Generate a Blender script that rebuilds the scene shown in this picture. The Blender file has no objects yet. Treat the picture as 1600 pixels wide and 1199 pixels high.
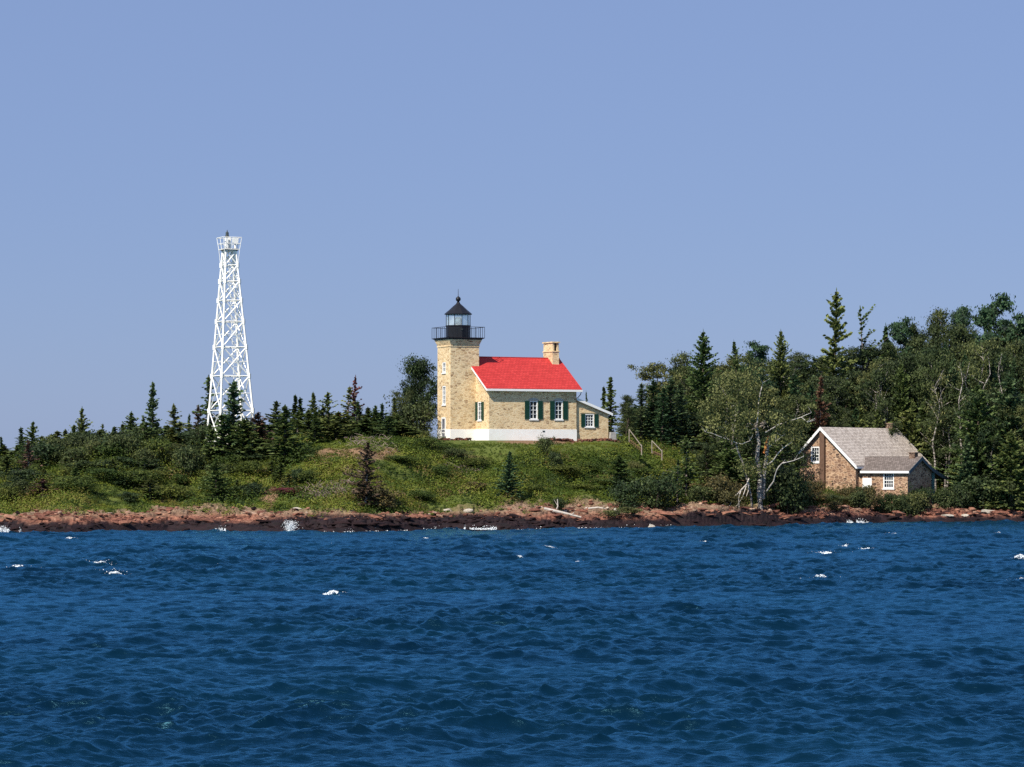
import bpy, math, random
import numpy as np
from mathutils import Vector
from mathutils.geometry import tessellate_polygon

scene = bpy.context.scene
COL = scene.collection
R = math.radians

# ------------------------------------------------------------------ camera
F = 4250.0            # focal length in photo pixels (photo 1600 wide)
YH = 718.0            # photo row of the horizon
CH = 6.0              # eye height above the lake
cam_d = bpy.data.cameras.new("camera")
cam = bpy.data.objects.new("camera", cam_d)
COL.objects.link(cam)
cam.location = (0, 0, CH)
cam.rotation_euler = (R(90), 0, 0)
cam_d.sensor_width = 36
cam_d.lens = 36 * F / 1600
cam_d.shift_y = (YH - 599.5) / 1600
cam_d.clip_start = 0.5
cam_d.clip_end = 30000
scene.camera = cam

# ------------------------------------------------------------------ light
SUN_EL, SUN_T = 45.0, 54.0      # elevation; angle of the sun from -X towards the viewer
sd = Vector((-math.cos(R(SUN_T)) * math.cos(R(SUN_EL)), -math.sin(R(SUN_T)) * math.cos(R(SUN_EL)), math.sin(R(SUN_EL))))
world = bpy.data.worlds.new("World")
scene.world = world
world.use_nodes = True
wn, wl = world.node_tree.nodes, world.node_tree.links
wn.clear()
sky = wn.new("ShaderNodeTexSky")
sky.sky_type = 'NISHITA'
sky.sun_disc = False
sky.sun_elevation = R(SUN_EL)
sky.sun_rotation = math.atan2(sd.x, sd.y)
sky.air_density = 1.0
sky.dust_density = 0.3
sky.ozone_density = 3.0
tintn = wn.new("ShaderNodeMix"); tintn.data_type = 'RGBA'; tintn.blend_type = 'MULTIPLY'
tintn.inputs[0].default_value = 1.0
tintn.inputs[7].default_value = (0.60, 0.66, 0.88, 1)
evn = wn.new("ShaderNodeMix"); evn.data_type = 'RGBA'; evn.inputs[0].default_value = 0.78
evn.inputs[7].default_value = (1.72, 2.38, 4.08, 1)
bg = wn.new("ShaderNodeBackground"); bg.inputs[1].default_value = 0.10
wo = wn.new("ShaderNodeOutputWorld")
wl.new(sky.outputs[0], tintn.inputs[6]); wl.new(tintn.outputs[2], evn.inputs[6]); wl.new(evn.outputs[2], bg.inputs[0]); wl.new(bg.outputs[0], wo.inputs[0])

sun_d = bpy.data.lights.new("sun", 'SUN')
sun_d.energy = 4.6
sun_d.angle = R(0.5)
sun_d.color = (1.0, 0.93, 0.82)
sun = bpy.data.objects.new("sun", sun_d)
COL.objects.link(sun)
sun.rotation_euler = sd.to_track_quat('Z', 'Y').to_euler()
sun.location = (-100, -100, 150)

vs = scene.view_settings
vs.view_transform = 'Standard'; vs.look = 'None'; vs.gamma = 1.0; vs.exposure = 0.5
vs.use_curve_mapping = False
scene.cycles.use_denoising = False
scene.cycles.max_bounces = 6
scene.cycles.sample_clamp_direct = 6.0
scene.cycles.sample_clamp_indirect = 4.0
scene.cycles.transparent_max_bounces = 8

# ------------------------------------------------------------------ noise
def _hash(ix, iy, seed):
    h = (ix.astype(np.int64) * 374761393 + iy.astype(np.int64) * 668265263 + seed * 974711) & 0xFFFFFFFF
    h = ((h ^ (h >> 13)) * 1274126177) & 0xFFFFFFFF
    h = h ^ (h >> 16)
    return (h & 0xFFFF) / 65535.0

def vnoise(x, y, seed=0):
    x = np.asarray(x, float); y = np.asarray(y, float)
    ix = np.floor(x); iy = np.floor(y)
    fx = x - ix; fy = y - iy
    fx = fx * fx * fx * (fx * (fx * 6 - 15) + 10); fy = fy * fy * fy * (fy * (fy * 6 - 15) + 10)
    a = _hash(ix, iy, seed); b = _hash(ix + 1, iy, seed); c = _hash(ix, iy + 1, seed); d = _hash(ix + 1, iy + 1, seed)
    return (a + (b - a) * fx) * (1 - fy) + (c + (d - c) * fx) * fy

def fbm(x, y, seed=0, octv=4, gain=0.5):
    s = 0; a = 1.0; t = 0
    for o in range(octv):
        s = s + a * (vnoise(x * 2 ** o + 17.3 * o, y * 2 ** o - 9.1 * o, seed + o) * 2 - 1); t += a; a *= gain
    return s / t

def sstep(a, b, x):
    t = np.clip((np.asarray(x, float) - a) / (b - a), 0, 1)
    return t * t * (3 - 2 * t)

# ------------------------------------------------------------------ terrain function
S_X = [-3000, -1500, 0, 150, 300, 460, 560, 700, 800, 900, 1000, 1100, 1200, 1300, 1400, 1600, 2600, 4000]
S_Y = [250, 226, 223.7, 221, 228, 225, 224, 231, 231, 236.5, 238, 241, 244, 249, 256, 260, 270, 300]
ZC_X = [-3000, -800, 0, 150, 250, 330, 450, 560, 680, 960, 1000, 1100, 1200, 4000]
ZC_Y = [3.0, 4.5, 5.3, 5.9, 6.5, 7.0, 7.5, 7.75, 7.78, 7.78, 7.4, 6.4, 6.0, 6.0]
HD = [-60, -15, -3, 0, 0.6, 2.0, 5, 8, 12, 18, 22.5, 24.5, 60, 95, 150, 400]
HZ = [-8, -3, -0.9, 0, 0.5, 0.85, 1.25, 1.75, 3.1, 5.6, 7.35, 7.8, 7.8, 5.0, -2, -8]
RD = [-60, -15, -3, 0, 0.6, 2.0, 5, 8, 12, 28, 42, 66, 95, 160, 260, 500]
RZ = [-8, -3, -0.9, 0, 0.55, 0.9, 1.3, 1.7, 2.15, 4.2, 9.2, 14.5, 16, 11, -2, -8]

def shore(x):
    cx = 800 + np.asarray(x, float) * F / 245
    return np.interp(cx, S_X, S_Y) + 0.8 * fbm(np.asarray(x) / 5.0, np.asarray(x) * 0 + 3.3, 5, 3)

def terrain(x, y, rough=True):
    x = np.asarray(x, float); y = np.asarray(y, float)
    cx = 800 + x * F / 245
    d = y - shore(x)
    zc = np.interp(cx, ZC_X, ZC_Y)
    zh = np.interp(d, HD, HZ)
    zh = np.where(zh > 1.75, 1.75 + (zh - 1.75) * (zc - 1.75) / 6.05, zh)
    zr = np.interp(d, RD, RZ)
    w = sstep(1070, 1230, cx)
    z = zh * (1 - w) + zr * w
    z = z + 0.5 * sstep(1040, 1075, cx) * (1 - sstep(1195, 1225, cx)) * sstep(0.3, 1.0, d) * (1 - sstep(4, 8, d))
    if rough:
        flat = 1 - sstep(20.5, 23.5, d) * (1 - sstep(980, 1020, cx)) * sstep(560, 700, cx)
        veg = sstep(6.5, 10, d)
        hum = fbm(x / 3.4, y / 2.6, 11, 4, 0.55)
        z = z + 0.62 * hum * veg * flat * (1 - 0.6 * sstep(26, 40, d))
        rk = sstep(0.0, 1.0, d) * (1 - sstep(8, 11, d))
        lg = fbm(x / 4.5 + 0.2 * y, y / 1.6 - 0.1 * x, 23, 5, 0.6)
        st = np.round(z / 0.28 + lg * 2.2) * 0.28 - (z / 0.28 + lg * 2.2) * 0.28
        z = z + rk * (0.55 * lg + 0.75 * st + 0.45 * fbm(x / 9.0, y / 5.0, 29, 2))
        z = z + rk * 0.24 * fbm(x / 0.7, y / 0.6, 37, 3, 0.65)
        z = z + 0.35 * fbm(x / 2.0, y / 1.4, 41, 3) * sstep(-6, -1, d) * (1 - sstep(-1, 0.3, d))
    return z

def ground(x, y):
    return float(terrain(np.array([x]), np.array([y]))[0])

def at(px, Y):
    return (px - 800) * Y / F

def zpx(py, Y):
    return CH + (YH - py) * Y / F

# ------------------------------------------------------------------ materials
def new_mat(name):
    m = bpy.data.materials.new(name); m.use_nodes = True
    nt = m.node_tree
    return m, nt, nt.nodes["Principled BSDF"]

def ramp(nt, fac, stops, interp='LINEAR'):
    r = nt.nodes.new("ShaderNodeValToRGB"); r.color_ramp.interpolation = interp
    e = r.color_ramp.elements
    while len(e) < len(stops): e.new(0.5)
    for i, (p, c) in enumerate(stops):
        e[i].position = p; e[i].color = (*c, 1)
    if fac is not None: nt.links.new(fac, r.inputs[0])
    return r

def noise(nt, vec, scale, detail=4, rough=0.6):
    n = nt.nodes.new("ShaderNodeTexNoise"); n.inputs["Scale"].default_value = scale
    n.inputs["Detail"].default_value = detail; n.inputs["Roughness"].default_value = rough
    if vec is not None: nt.links.new(vec, n.inputs["Vector"])
    return n

def mapping(nt, scale, src="Object"):
    tc = nt.nodes.new("ShaderNodeTexCoord"); mp = nt.nodes.new("ShaderNodeMapping")
    mp.inputs["Scale"].default_value = scale
    nt.links.new(tc.outputs[src], mp.inputs["Vector"])
    return mp.outputs[0]

def mixc(nt, a, b, fac, mode='MIX'):
    m = nt.nodes.new("ShaderNodeMix"); m.data_type = 'RGBA'; m.blend_type = mode
    for s, v in ((0, fac), (6, a), (7, b)):
        if isinstance(v, (int, float)): m.inputs[s].default_value = v
        elif isinstance(v, tuple): m.inputs[s].default_value = (*v, 1)
        else: nt.links.new(v, m.inputs[s])
    return m.outputs[2]

def bump(nt, b, h, strength=0.4, dist=0.05):
    n = nt.nodes.new("ShaderNodeBump"); n.inputs["Strength"].default_value = strength; n.inputs["Distance"].default_value = dist
    nt.links.new(h, n.inputs["Height"]); nt.links.new(n.outputs[0], b.inputs["Normal"])

def plain(name, c, rough=0.6, var=0.15, scale=3.0, metal=0.0, dirt=None):
    m, nt, b = new_mat(name)
    v = mapping(nt, (1, 1, 1))
    n = noise(nt, v, scale, 5, 0.65)
    lo = tuple(k * (1 - var) for k in c); hi = tuple(min(1, k * (1 + var * 0.6)) for k in c)
    col = ramp(nt, n.outputs[0], [(0.3, lo), (0.7, hi)]).outputs[0]
    if dirt:
        n2 = noise(nt, v, scale * 0.4, 6, 0.7)
        k = ramp(nt, n2.outputs[0], [(0.55, (0, 0, 0)), (0.75, (0.7, 0.7, 0.7))]).outputs[0]
        col = mixc(nt, col, dirt, k)
    nt.links.new(col, b.inputs["Base Color"])
    b.inputs["Roughness"].default_value = rough; b.inputs["Metallic"].default_value = metal
    b.inputs["Specular IOR Level"].default_value = 0.3
    return m

def stone(name, cols, mortar, size=(2.6, 2.6, 5.2), edge=0.08, bumpd=0.04):
    m, nt, b = new_mat(name)
    v = mapping(nt, size)
    nz = noise(nt, v, 0.9, 2)
    vv = mixc(nt, v, nz.outputs[1], 0.22)
    vo = nt.nodes.new("ShaderNodeTexVoronoi"); vo.inputs["Scale"].default_value = 1.0
    ve = nt.nodes.new("ShaderNodeTexVoronoi"); ve.feature = 'DISTANCE_TO_EDGE'; ve.inputs["Scale"].default_value = 1.0
    nt.links.new(vv, vo.inputs["Vector"]); nt.links.new(vv, ve.inputs["Vector"])
    sep = nt.nodes.new("ShaderNodeSeparateColor"); nt.links.new(vo.outputs["Color"], sep.inputs[0])
    n = len(cols)
    c = ramp(nt, sep.outputs[0], [(i / (n - 1) if n > 1 else 0, cols[i]) for i in range(n)]).outputs[0]
    fine = noise(nt, v, 3.0, 5, 0.7)
    c = mixc(nt, c, ramp(nt, fine.outputs[0], [(0.3, (0.72, 0.72, 0.72)), (0.7, (1.12, 1.1, 1.08))]).outputs[0], 1.0, 'MULTIPLY')
    e = ramp(nt, ve.outputs["Distance"], [(edge * 0.4, (1, 1, 1)), (edge, (0, 0, 0))]).outputs[0]
    c = mixc(nt, c, mortar, e)
    big = noise(nt, mapping(nt, (0.5, 0.5, 0.5)), 1.0, 4)
    c = mixc(nt, c, ramp(nt, big.outputs[0], [(0.3, (0.85, 0.82, 0.8)), (0.7, (1.08, 1.08, 1.08))]).outputs[0], 1.0, 'MULTIPLY')
    nt.links.new(c, b.inputs["Base Color"])
    b.inputs["Roughness"].default_value = 0.9; b.inputs["Specular IOR Level"].default_value = 0.15
    bump(nt, b, ve.outputs["Distance"], 0.5, bumpd)
    return m

def shingles(name, cols, course=0.16, width=0.3, rough=0.85, linec=0.55, along='x'):
    m, nt, b = new_mat(name)
    tc = nt.nodes.new("ShaderNodeTexCoord")
    sep = nt.nodes.new("ShaderNodeSeparateXYZ"); nt.links.new(tc.outputs["Object"], sep.inputs[0])
    cmb = nt.nodes.new("ShaderNodeCombineXYZ")
    nt.links.new(sep.outputs[0 if along == 'x' else 1], cmb.inputs[0])
    nt.links.new(sep.outputs[2], cmb.inputs[1])
    br = nt.nodes.new("ShaderNodeTexBrick")
    br.inputs["Scale"].default_value = 1.0; br.inputs["Mortar Size"].default_value = 0.012
    br.inputs["Brick Width"].default_value = width; br.inputs["Row Height"].default_value = course
    br.inputs["Color1"].default_value = (0, 0, 0, 1); br.inputs["Color2"].default_value = (1, 1, 1, 1)
    br.inputs["Mortar"].default_value = (0.5, 0.5, 0.5, 1); br.inputs["Mortar Smooth"].default_value = 0.3
    nt.links.new(cmb.outputs[0], br.inputs["Vector"])
    n = noise(nt, tc.outputs["Object"], 1.3, 6, 0.7)
    s2 = nt.nodes.new("ShaderNodeSeparateColor"); nt.links.new(br.outputs["Color"], s2.inputs[0])
    ad = nt.nodes.new("ShaderNodeMath"); ad.operation = 'ADD'
    nt.links.new(s2.outputs[0], ad.inputs[0]); nt.links.new(n.outputs[0], ad.inputs[1])
    hf = nt.nodes.new("ShaderNodeMath"); hf.operation = 'MULTIPLY'; hf.inputs[1].default_value = 0.5
    nt.links.new(ad.outputs[0], hf.inputs[0])
    c = ramp(nt, hf.outputs[0], [(0.15, cols[0]), (0.5, cols[1]), (0.85, cols[2])]).outputs[0]
    c = mixc(nt, c, tuple(k * linec for k in cols[0]), br.outputs["Fac"])
    nt.links.new(c, b.inputs["Base Color"])
    b.inputs["Roughness"].default_value = rough; b.inputs["Specular IOR Level"].default_value = 0.2
    iv = nt.nodes.new("ShaderNodeMath"); iv.operation = 'SUBTRACT'; iv.inputs[0].default_value = 1.0
    nt.links.new(br.outputs["Fac"], iv.inputs[1])
    bump(nt, b, iv.outputs[0], 0.5, 0.03)
    return m

def leafmat(name, stops, trans=0.2, huevar=0.03):
    m, nt, b = new_mat(name)
    a = nt.nodes.new("ShaderNodeAttribute"); a.attribute_name = "tint"
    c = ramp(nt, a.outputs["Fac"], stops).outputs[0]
    oi = nt.nodes.new("ShaderNodeObjectInfo")
    hs = nt.nodes.new("ShaderNodeHueSaturation")
    mr = nt.nodes.new("ShaderNodeMapRange"); mr.inputs[3].default_value = 0.5 - huevar; mr.inputs[4].default_value = 0.5 + huevar
    nt.links.new(oi.outputs["Random"], mr.inputs[0]); nt.links.new(mr.outputs[0], hs.inputs["Hue"])
    mv = nt.nodes.new("ShaderNodeMapRange"); mv.inputs[3].default_value = 1.2; mv.inputs[4].default_value = 0.75
    nt.links.new(oi.outputs["Random"], mv.inputs[0]); nt.links.new(mv.outputs[0], hs.inputs["Value"])
    nt.links.new(c, hs.inputs["Color"])
    nt.links.new(hs.outputs[0], b.inputs["Base Color"])
    b.inputs["Roughness"].default_value = 0.65; b.inputs["Specular IOR Level"].default_value = 0.25
    t = nt.nodes.new("ShaderNodeBsdfTranslucent"); nt.links.new(hs.outputs[0], t.inputs[0])
    mx = nt.nodes.new("ShaderNodeMixShader"); mx.inputs[0].default_value = trans
    nt.links.new(b.outputs[0], mx.inputs[1]); nt.links.new(t.outputs[0], mx.inputs[2])
    nt.links.new(mx.outputs[0], nt.nodes["Material Output"].inputs[0])
    return m

M = {}
M['cream_stone'] = stone('cream_stone', [(0.76, 0.58, 0.34), (0.58, 0.41, 0.22), (0.80, 0.63, 0.38), (0.38, 0.25, 0.14), (0.82, 0.65, 0.40), (0.72, 0.52, 0.30)], (0.78, 0.63, 0.40), (3.4, 3.4, 6.6))
M['whitewash'] = plain('whitewash', (0.88, 0.86, 0.81), 0.8, 0.05, 2.0, dirt=(0.74, 0.7, 0.63))
M['white_paint'] = plain('white_paint', (0.8, 0.8, 0.78), 0.5, 0.05)
M['tower_paint'] = plain('tower_paint', (0.86, 0.84, 0.78), 0.5, 0.06, 1.0)
M['black_iron'] = plain('black_iron', (0.011, 0.011, 0.014), 0.45, 0.3)
M['dark_steel'] = plain('dark_steel', (0.05, 0.06, 0.06), 0.5, 0.3)
M['red_roof'] = shingles('red_roof', [(0.40, 0.030, 0.028), (0.48, 0.038, 0.036), (0.55, 0.05, 0.046)], 0.17, 0.34, 0.75, 0.6)
M['shake_roof'] = shingles('shake_roof', [(0.36, 0.30, 0.25), (0.60, 0.515, 0.44), (0.75, 0.66, 0.57)], 0.15, 0.22, 0.9, 0.3)
M['dark_shakes'] = shingles('dark_shakes', [(0.11, 0.09, 0.078), (0.17, 0.14, 0.125), (0.24, 0.2, 0.18)], 0.13, 0.22, 0.9, 0.4, 'y')
M['green_shutter'] = plain('green_shutter', (0.008, 0.045, 0.028), 0.5, 0.2)
M['teal_paint'] = plain('teal_paint', (0.1, 0.2, 0.19), 0.6, 0.15)
M['brown_stone'] = stone('brown_stone', [(0.40, 0.25, 0.155), (0.16, 0.095, 0.07), (0.46, 0.30, 0.19), (0.09, 0.06, 0.05), (0.36, 0.22, 0.14), (0.26, 0.17, 0.125)], (0.56, 0.40, 0.27), (3.4, 3.4, 5.2), 0.07)
M['brown_brick'] = stone('brown_brick', [(0.14, 0.085, 0.06), (0.085, 0.05, 0.04), (0.2, 0.125, 0.09)], (0.27, 0.2, 0.15), (4, 4, 9), 0.1)
M['brown_board'] = plain('brown_board', (0.13, 0.075, 0.05), 0.8, 0.3)
M['grey_board'] = plain('grey_board', (0.35, 0.33, 0.31), 0.8, 0.25)
M['weathered_wood'] = plain('weathered_wood', (0.3, 0.25, 0.2), 0.85, 0.3, 5)
M['stair_wood'] = plain('stair_wood', (0.2, 0.11, 0.07), 0.85, 0.3, 5)
M['driftwood'] = plain('driftwood', (0.5, 0.45, 0.39), 0.8, 0.25, 5)
M['shaded_trim_paint'] = plain('shaded_trim_paint', (0.09, 0.115, 0.13), 0.7, 0.2)  # blue-grey shade of the wing gable trim, put into the base colour
M['concrete'] = plain('concrete', (0.42, 0.4, 0.37), 0.9, 0.25, 4)
M['bark'] = plain('bark', (0.09, 0.065, 0.05), 0.9, 0.4, 6)
M['dead_wood'] = plain('dead_wood', (0.28, 0.22, 0.19), 0.9, 0.35, 6)
M['brush_wood'] = plain('brush_wood', (0.3, 0.22, 0.2), 0.9, 0.35, 6)
M['limb_bark'] = plain('limb_bark', (0.58, 0.53, 0.47), 0.85, 0.45, 4, dirt=(0.12, 0.1, 0.09))
M['orange_wood'] = plain('orange_wood', (0.55, 0.22, 0.06), 0.8, 0.3, 6)
M['pale_rock'] = plain('pale_rock', (0.45, 0.4, 0.33), 0.9, 0.35, 3, dirt=(0.28, 0.2, 0.15))
M['foam'] = plain('foam', (0.74, 0.78, 0.8), 0.7, 0.05)

def birch_mat():
    m, nt, b = new_mat('birch_bark')
    v = mapping(nt, (1.6, 1.6, 5.0))
    n = noise(nt, v, 2.2, 5, 0.7)
    c = ramp(nt, n.outputs[0], [(0.43, (0.04, 0.033, 0.03)), (0.52, (0.24, 0.21, 0.185)), (0.64, (0.58, 0.53, 0.46))]).outputs[0]
    nt.links.new(c, b.inputs["Base Color"]); b.inputs["Roughness"].default_value = 0.8
    return m
M['birch_bark'] = birch_mat()

def glass_mat(name, col, rough=0.08):
    m, nt, b = new_mat(name)
    v = mapping(nt, (1, 1, 1)); n = noise(nt, v, 0.8, 3)
    c = ramp(nt, n.outputs[0], [(0.3, col), (0.7, tuple(k * 1.6 for k in col))]).outputs[0]
    nt.links.new(c, b.inputs["Base Color"]); b.inputs["Roughness"].default_value = rough
    return m
M['dark_glass'] = glass_mat('dark_glass', (0.015, 0.02, 0.025))
M['screen_glass'] = glass_mat('screen_glass', (0.12, 0.12, 0.14), 0.3)

def lantern_glass():
    m, nt, b = new_mat('lantern_glass')
    b.inputs["Base Color"].default_value = (0.75, 0.85, 0.85, 1); b.inputs["Roughness"].default_value = 0.1
    n = noise(nt, mapping(nt, (1, 1, 0.6)), 1.5, 3)
    tr = nt.nodes.new("ShaderNodeBsdfTransparent"); tr.inputs[0].default_value = (0.92, 0.97, 0.97, 1)
    mx = nt.nodes.new("ShaderNodeMixShader")
    f = ramp(nt, n.outputs[0], [(0.3, (0.12, 0.12, 0.12)), (0.7, (0.4, 0.4, 0.4))]).outputs[0]
    nt.links.new(f, mx.inputs[0])
    nt.links.new(tr.outputs[0], mx.inputs[1]); nt.links.new(b.outputs[0], mx.inputs[2])
    nt.links.new(mx.outputs[0], nt.nodes["Material Output"].inputs[0])
    return m
M['lantern_glass'] = lantern_glass()

G = lambda *c: c
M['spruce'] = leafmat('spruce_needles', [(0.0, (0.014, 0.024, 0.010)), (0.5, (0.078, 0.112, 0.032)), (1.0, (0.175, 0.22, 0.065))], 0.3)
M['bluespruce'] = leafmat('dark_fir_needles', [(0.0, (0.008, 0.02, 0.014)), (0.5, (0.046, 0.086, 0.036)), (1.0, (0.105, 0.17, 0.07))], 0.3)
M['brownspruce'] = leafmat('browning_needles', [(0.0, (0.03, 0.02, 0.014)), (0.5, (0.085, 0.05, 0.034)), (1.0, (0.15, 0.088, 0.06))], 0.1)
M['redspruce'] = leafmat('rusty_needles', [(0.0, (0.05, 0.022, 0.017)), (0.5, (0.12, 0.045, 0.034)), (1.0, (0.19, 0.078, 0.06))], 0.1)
M['birchleaf'] = leafmat('birch_leaves', [(0.0, (0.016, 0.026, 0.008)), (0.5, (0.062, 0.080, 0.022)), (1.0, (0.19, 0.205, 0.072))], 0.22)
M['darkleaf'] = leafmat('dark_leaves', [(0.0, (0.009, 0.018, 0.006)), (0.5, (0.032, 0.052, 0.016)), (1.0, (0.085, 0.112, 0.034))], 0.2)
M['scrub'] = leafmat('scrub_leaves', [(0.0, (0.022, 0.042, 0.008)), (0.3, (0.066, 0.108, 0.013)), (0.6, (0.165, 0.195, 0.022)), (0.8, (0.17, 0.165, 0.03)), (0.9, (0.15, 0.10, 0.04)), (1.0, (0.24, 0.17, 0.10))], 0.32, 0.0)
M['redleaf'] = leafmat('red_leaves', [(0.0, (0.05, 0.016, 0.012)), (1.0, (0.17, 0.045, 0.035))], 0.15)
M['oliveleaf'] = leafmat('olive_leaves', [(0.0, (0.03, 0.03, 0.011)), (0.5, (0.08, 0.072, 0.024)), (1.0, (0.17, 0.13, 0.045))], 0.2)

def ground_mat():
    m, nt, b = new_mat('shore_ground')
    geo = nt.nodes.new("ShaderNodeNewGeometry")
    P = geo.outputs["Position"]
    sep = nt.nodes.new("ShaderNodeSeparateXYZ"); nt.links.new(P, sep.inputs[0])
    mp = nt.nodes.new("ShaderNodeMapping"); mp.inputs["Scale"].default_value = (0.9, 1.4, 2.4); nt.links.new(P, mp.inputs[0])
    n1 = noise(nt, mp.outputs[0], 1.1, 8, 0.72)
    n2 = noise(nt, P, 0.35, 5, 0.6)
    n3 = noise(nt, P, 5.0, 6, 0.75)
    rock = ramp(nt, n1.outputs[0], [(0.30, (0.05, 0.022, 0.018)), (0.44, (0.18, 0.072, 0.05)), (0.56, (0.33, 0.145, 0.092)), (0.70, (0.5, 0.29, 0.2))]).outputs[0]
    rock = mixc(nt, rock, ramp(nt, n3.outputs[0], [(0.32, (0.5, 0.48, 0.48)), (0.55, (1, 1, 1)), (0.72, (1.5, 1.45, 1.4))]).outputs[0], 1.0, 'MULTIPLY')
    mv = nt.nodes.new("ShaderNodeMapping"); mv.inputs["Scale"].default_value = (0.7, 1.1, 2.6); mv.inputs["Rotation"].default_value = (0.1, 0.25, 0.3); nt.links.new(P, mv.inputs[0])
    vw = mixc(nt, mv.outputs[0], n1.outputs[1], 0.12)
    vr = nt.nodes.new("ShaderNodeTexVoronoi"); vr.feature = 'DISTANCE_TO_EDGE'; vr.inputs["Scale"].default_value = 1.0; nt.links.new(vw, vr.inputs["Vector"])
    rock = mixc(nt, rock, ramp(nt, vr.outputs["Distance"], [(0.0, (0.3, 0.27, 0.27)), (0.06, (1, 1, 1))]).outputs[0], 1.0, 'MULTIPLY')
    # grey tan lichen on the higher rock
    am = nt.nodes.new("ShaderNodeMath"); am.operation = 'MULTIPLY_ADD'; am.inputs[1].default_value = 1.5; am.inputs[2].default_value = -0.75
    nt.links.new(n2.outputs[0], am.inputs[0])
    def hmask(lo, hi, k=1.0):
        a = nt.nodes.new("ShaderNodeMath"); a.operation = 'MULTIPLY_ADD'; a.inputs[1].default_value = k
        nt.links.new(am.outputs[0], a.inputs[0]); nt.links.new(sep.outputs[2], a.inputs[2])
        r = nt.nodes.new("ShaderNodeMapRange"); r.inputs[1].default_value = lo; r.inputs[2].default_value = hi
        nt.links.new(a.outputs[0], r.inputs[0]); return r.outputs[0]
    lich = ramp(nt, n3.outputs[0], [(0.35, (0.10, 0.068, 0.045)), (0.55, (0.24, 0.17, 0.11)), (0.75, (0.46, 0.37, 0.27))]).outputs[0]
    lm = nt.nodes.new("ShaderNodeMath"); lm.operation = 'MULTIPLY'; lm.inputs[1].default_value = 0.8
    nt.links.new(hmask(1.0, 1.5), lm.inputs[0])
    rock = mixc(nt, rock, lich, lm.outputs[0])
    # wet algae-dark band by the water line
    wet = ramp(nt, n1.outputs[0], [(0.4, (0.008, 0.005, 0.006)), (0.7, (0.03, 0.014, 0.016))]).outputs[0]
    att = nt.nodes.new("ShaderNodeAttribute"); att.attribute_name = "wet"
    rock = mixc(nt, rock, wet, att.outputs["Fac"])
    # soil and turf
    av = nt.nodes.new("ShaderNodeAttribute"); av.attribute_name = "veg"
    ad = nt.nodes.new("ShaderNodeAttribute"); ad.attribute_name = "dry"
    turf = ramp(nt, n3.outputs[0], [(0.3, (0.05, 0.07, 0.014)), (0.7, (0.12, 0.145, 0.03))]).outputs[0]
    dry = ramp(nt, n3.outputs[0], [(0.3, (0.12, 0.07, 0.04)), (0.7, (0.3, 0.19, 0.11))]).outputs[0]
    turf = mixc(nt, turf, dry, ad.outputs["Fac"])
    col = mixc(nt, rock, turf, av.outputs["Fac"])
    nt.links.new(col, b.inputs["Base Color"])
    rg = nt.nodes.new("ShaderNodeMapRange"); rg.inputs[3].default_value = 0.9; rg.inputs[4].default_value = 0.7
    nt.links.new(att.outputs["Fac"], rg.inputs[0]); nt.links.new(rg.outputs[0], b.inputs["Roughness"])
    b.inputs["Specular IOR Level"].default_value = 0.2
    bump(nt, b, n1.outputs[0], 0.7, 0.25)
    return m
M['ground'] = ground_mat()

def water_mat():
    m, nt, b = new_mat('lake_water')
    geo = nt.nodes.new("ShaderNodeNewGeometry")
    mp = nt.nodes.new("ShaderNodeMapping"); mp.inputs["Scale"].default_value = (0.5, 1.8, 1.0); mp.inputs["Rotation"].default_value = (0, 0, 0.12)
    nt.links.new(geo.outputs["Position"], mp.inputs[0])
    n = noise(nt, mp.outputs[0], 4.5, 5, 0.62)
    big = noise(nt, geo.outputs["Position"], 0.05, 3)
    c = ramp(nt, big.outputs[0], [(0.35, (0.0008, 0.0098, 0.0245)), (0.65, (0.0014, 0.0160, 0.0335))]).outputs[0]
    nt.nodes.remove(b)
    up = nt.nodes.new("ShaderNodeCombineXYZ"); up.inputs[2].default_value = 1.0
    body = nt.nodes.new("ShaderNodeBsdfDiffuse"); nt.links.new(c, body.inputs[0]); nt.links.new(up.outputs[0], body.inputs["Normal"])
    bp = nt.nodes.new("ShaderNodeBump"); bp.inputs["Strength"].default_value = 1.0; bp.inputs["Distance"].default_value = 0.05
    nt.links.new(n.outputs[0], bp.inputs["Height"])
    gl = nt.nodes.new("ShaderNodeBsdfGlossy"); gl.inputs[0].default_value = (0.23, 0.68, 0.97, 1); gl.inputs["Roughness"].default_value = 0.27
    nt.links.new(bp.outputs[0], gl.inputs["Normal"])
    fr = nt.nodes.new("ShaderNodeFresnel"); fr.inputs[0].default_value = 1.33; nt.links.new(bp.outputs[0], fr.inputs["Normal"])
    mx = nt.nodes.new("ShaderNodeMixShader"); nt.links.new(fr.outputs[0], mx.inputs[0])
    nt.links.new(body.outputs[0], mx.inputs[1]); nt.links.new(gl.outputs[0], mx.inputs[2])
    nt.links.new(mx.outputs[0], nt.nodes["Material Output"].inputs[0])
    return m
M['water'] = water_mat()

# ------------------------------------------------------------------ object helpers
def tag(o, label=None, cat=None, group=None, kind=None):
    if label: o['label'] = label
    if cat: o['category'] = cat
    if group: o['group'] = group
    if kind: o['kind'] = kind
    return o

def empty(name, loc, rz=0.0):
    o = bpy.data.objects.new(name, None); COL.objects.link(o)
    o.location = loc; o.rotation_euler = (0, 0, rz); o.empty_display_size = 0.5
    return o

def add(name, me, parent=None, loc=None):
    o = bpy.data.objects.new(name, me); COL.objects.link(o)
    if parent: o.parent = parent
    if loc: o.location = loc
    return o

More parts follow.
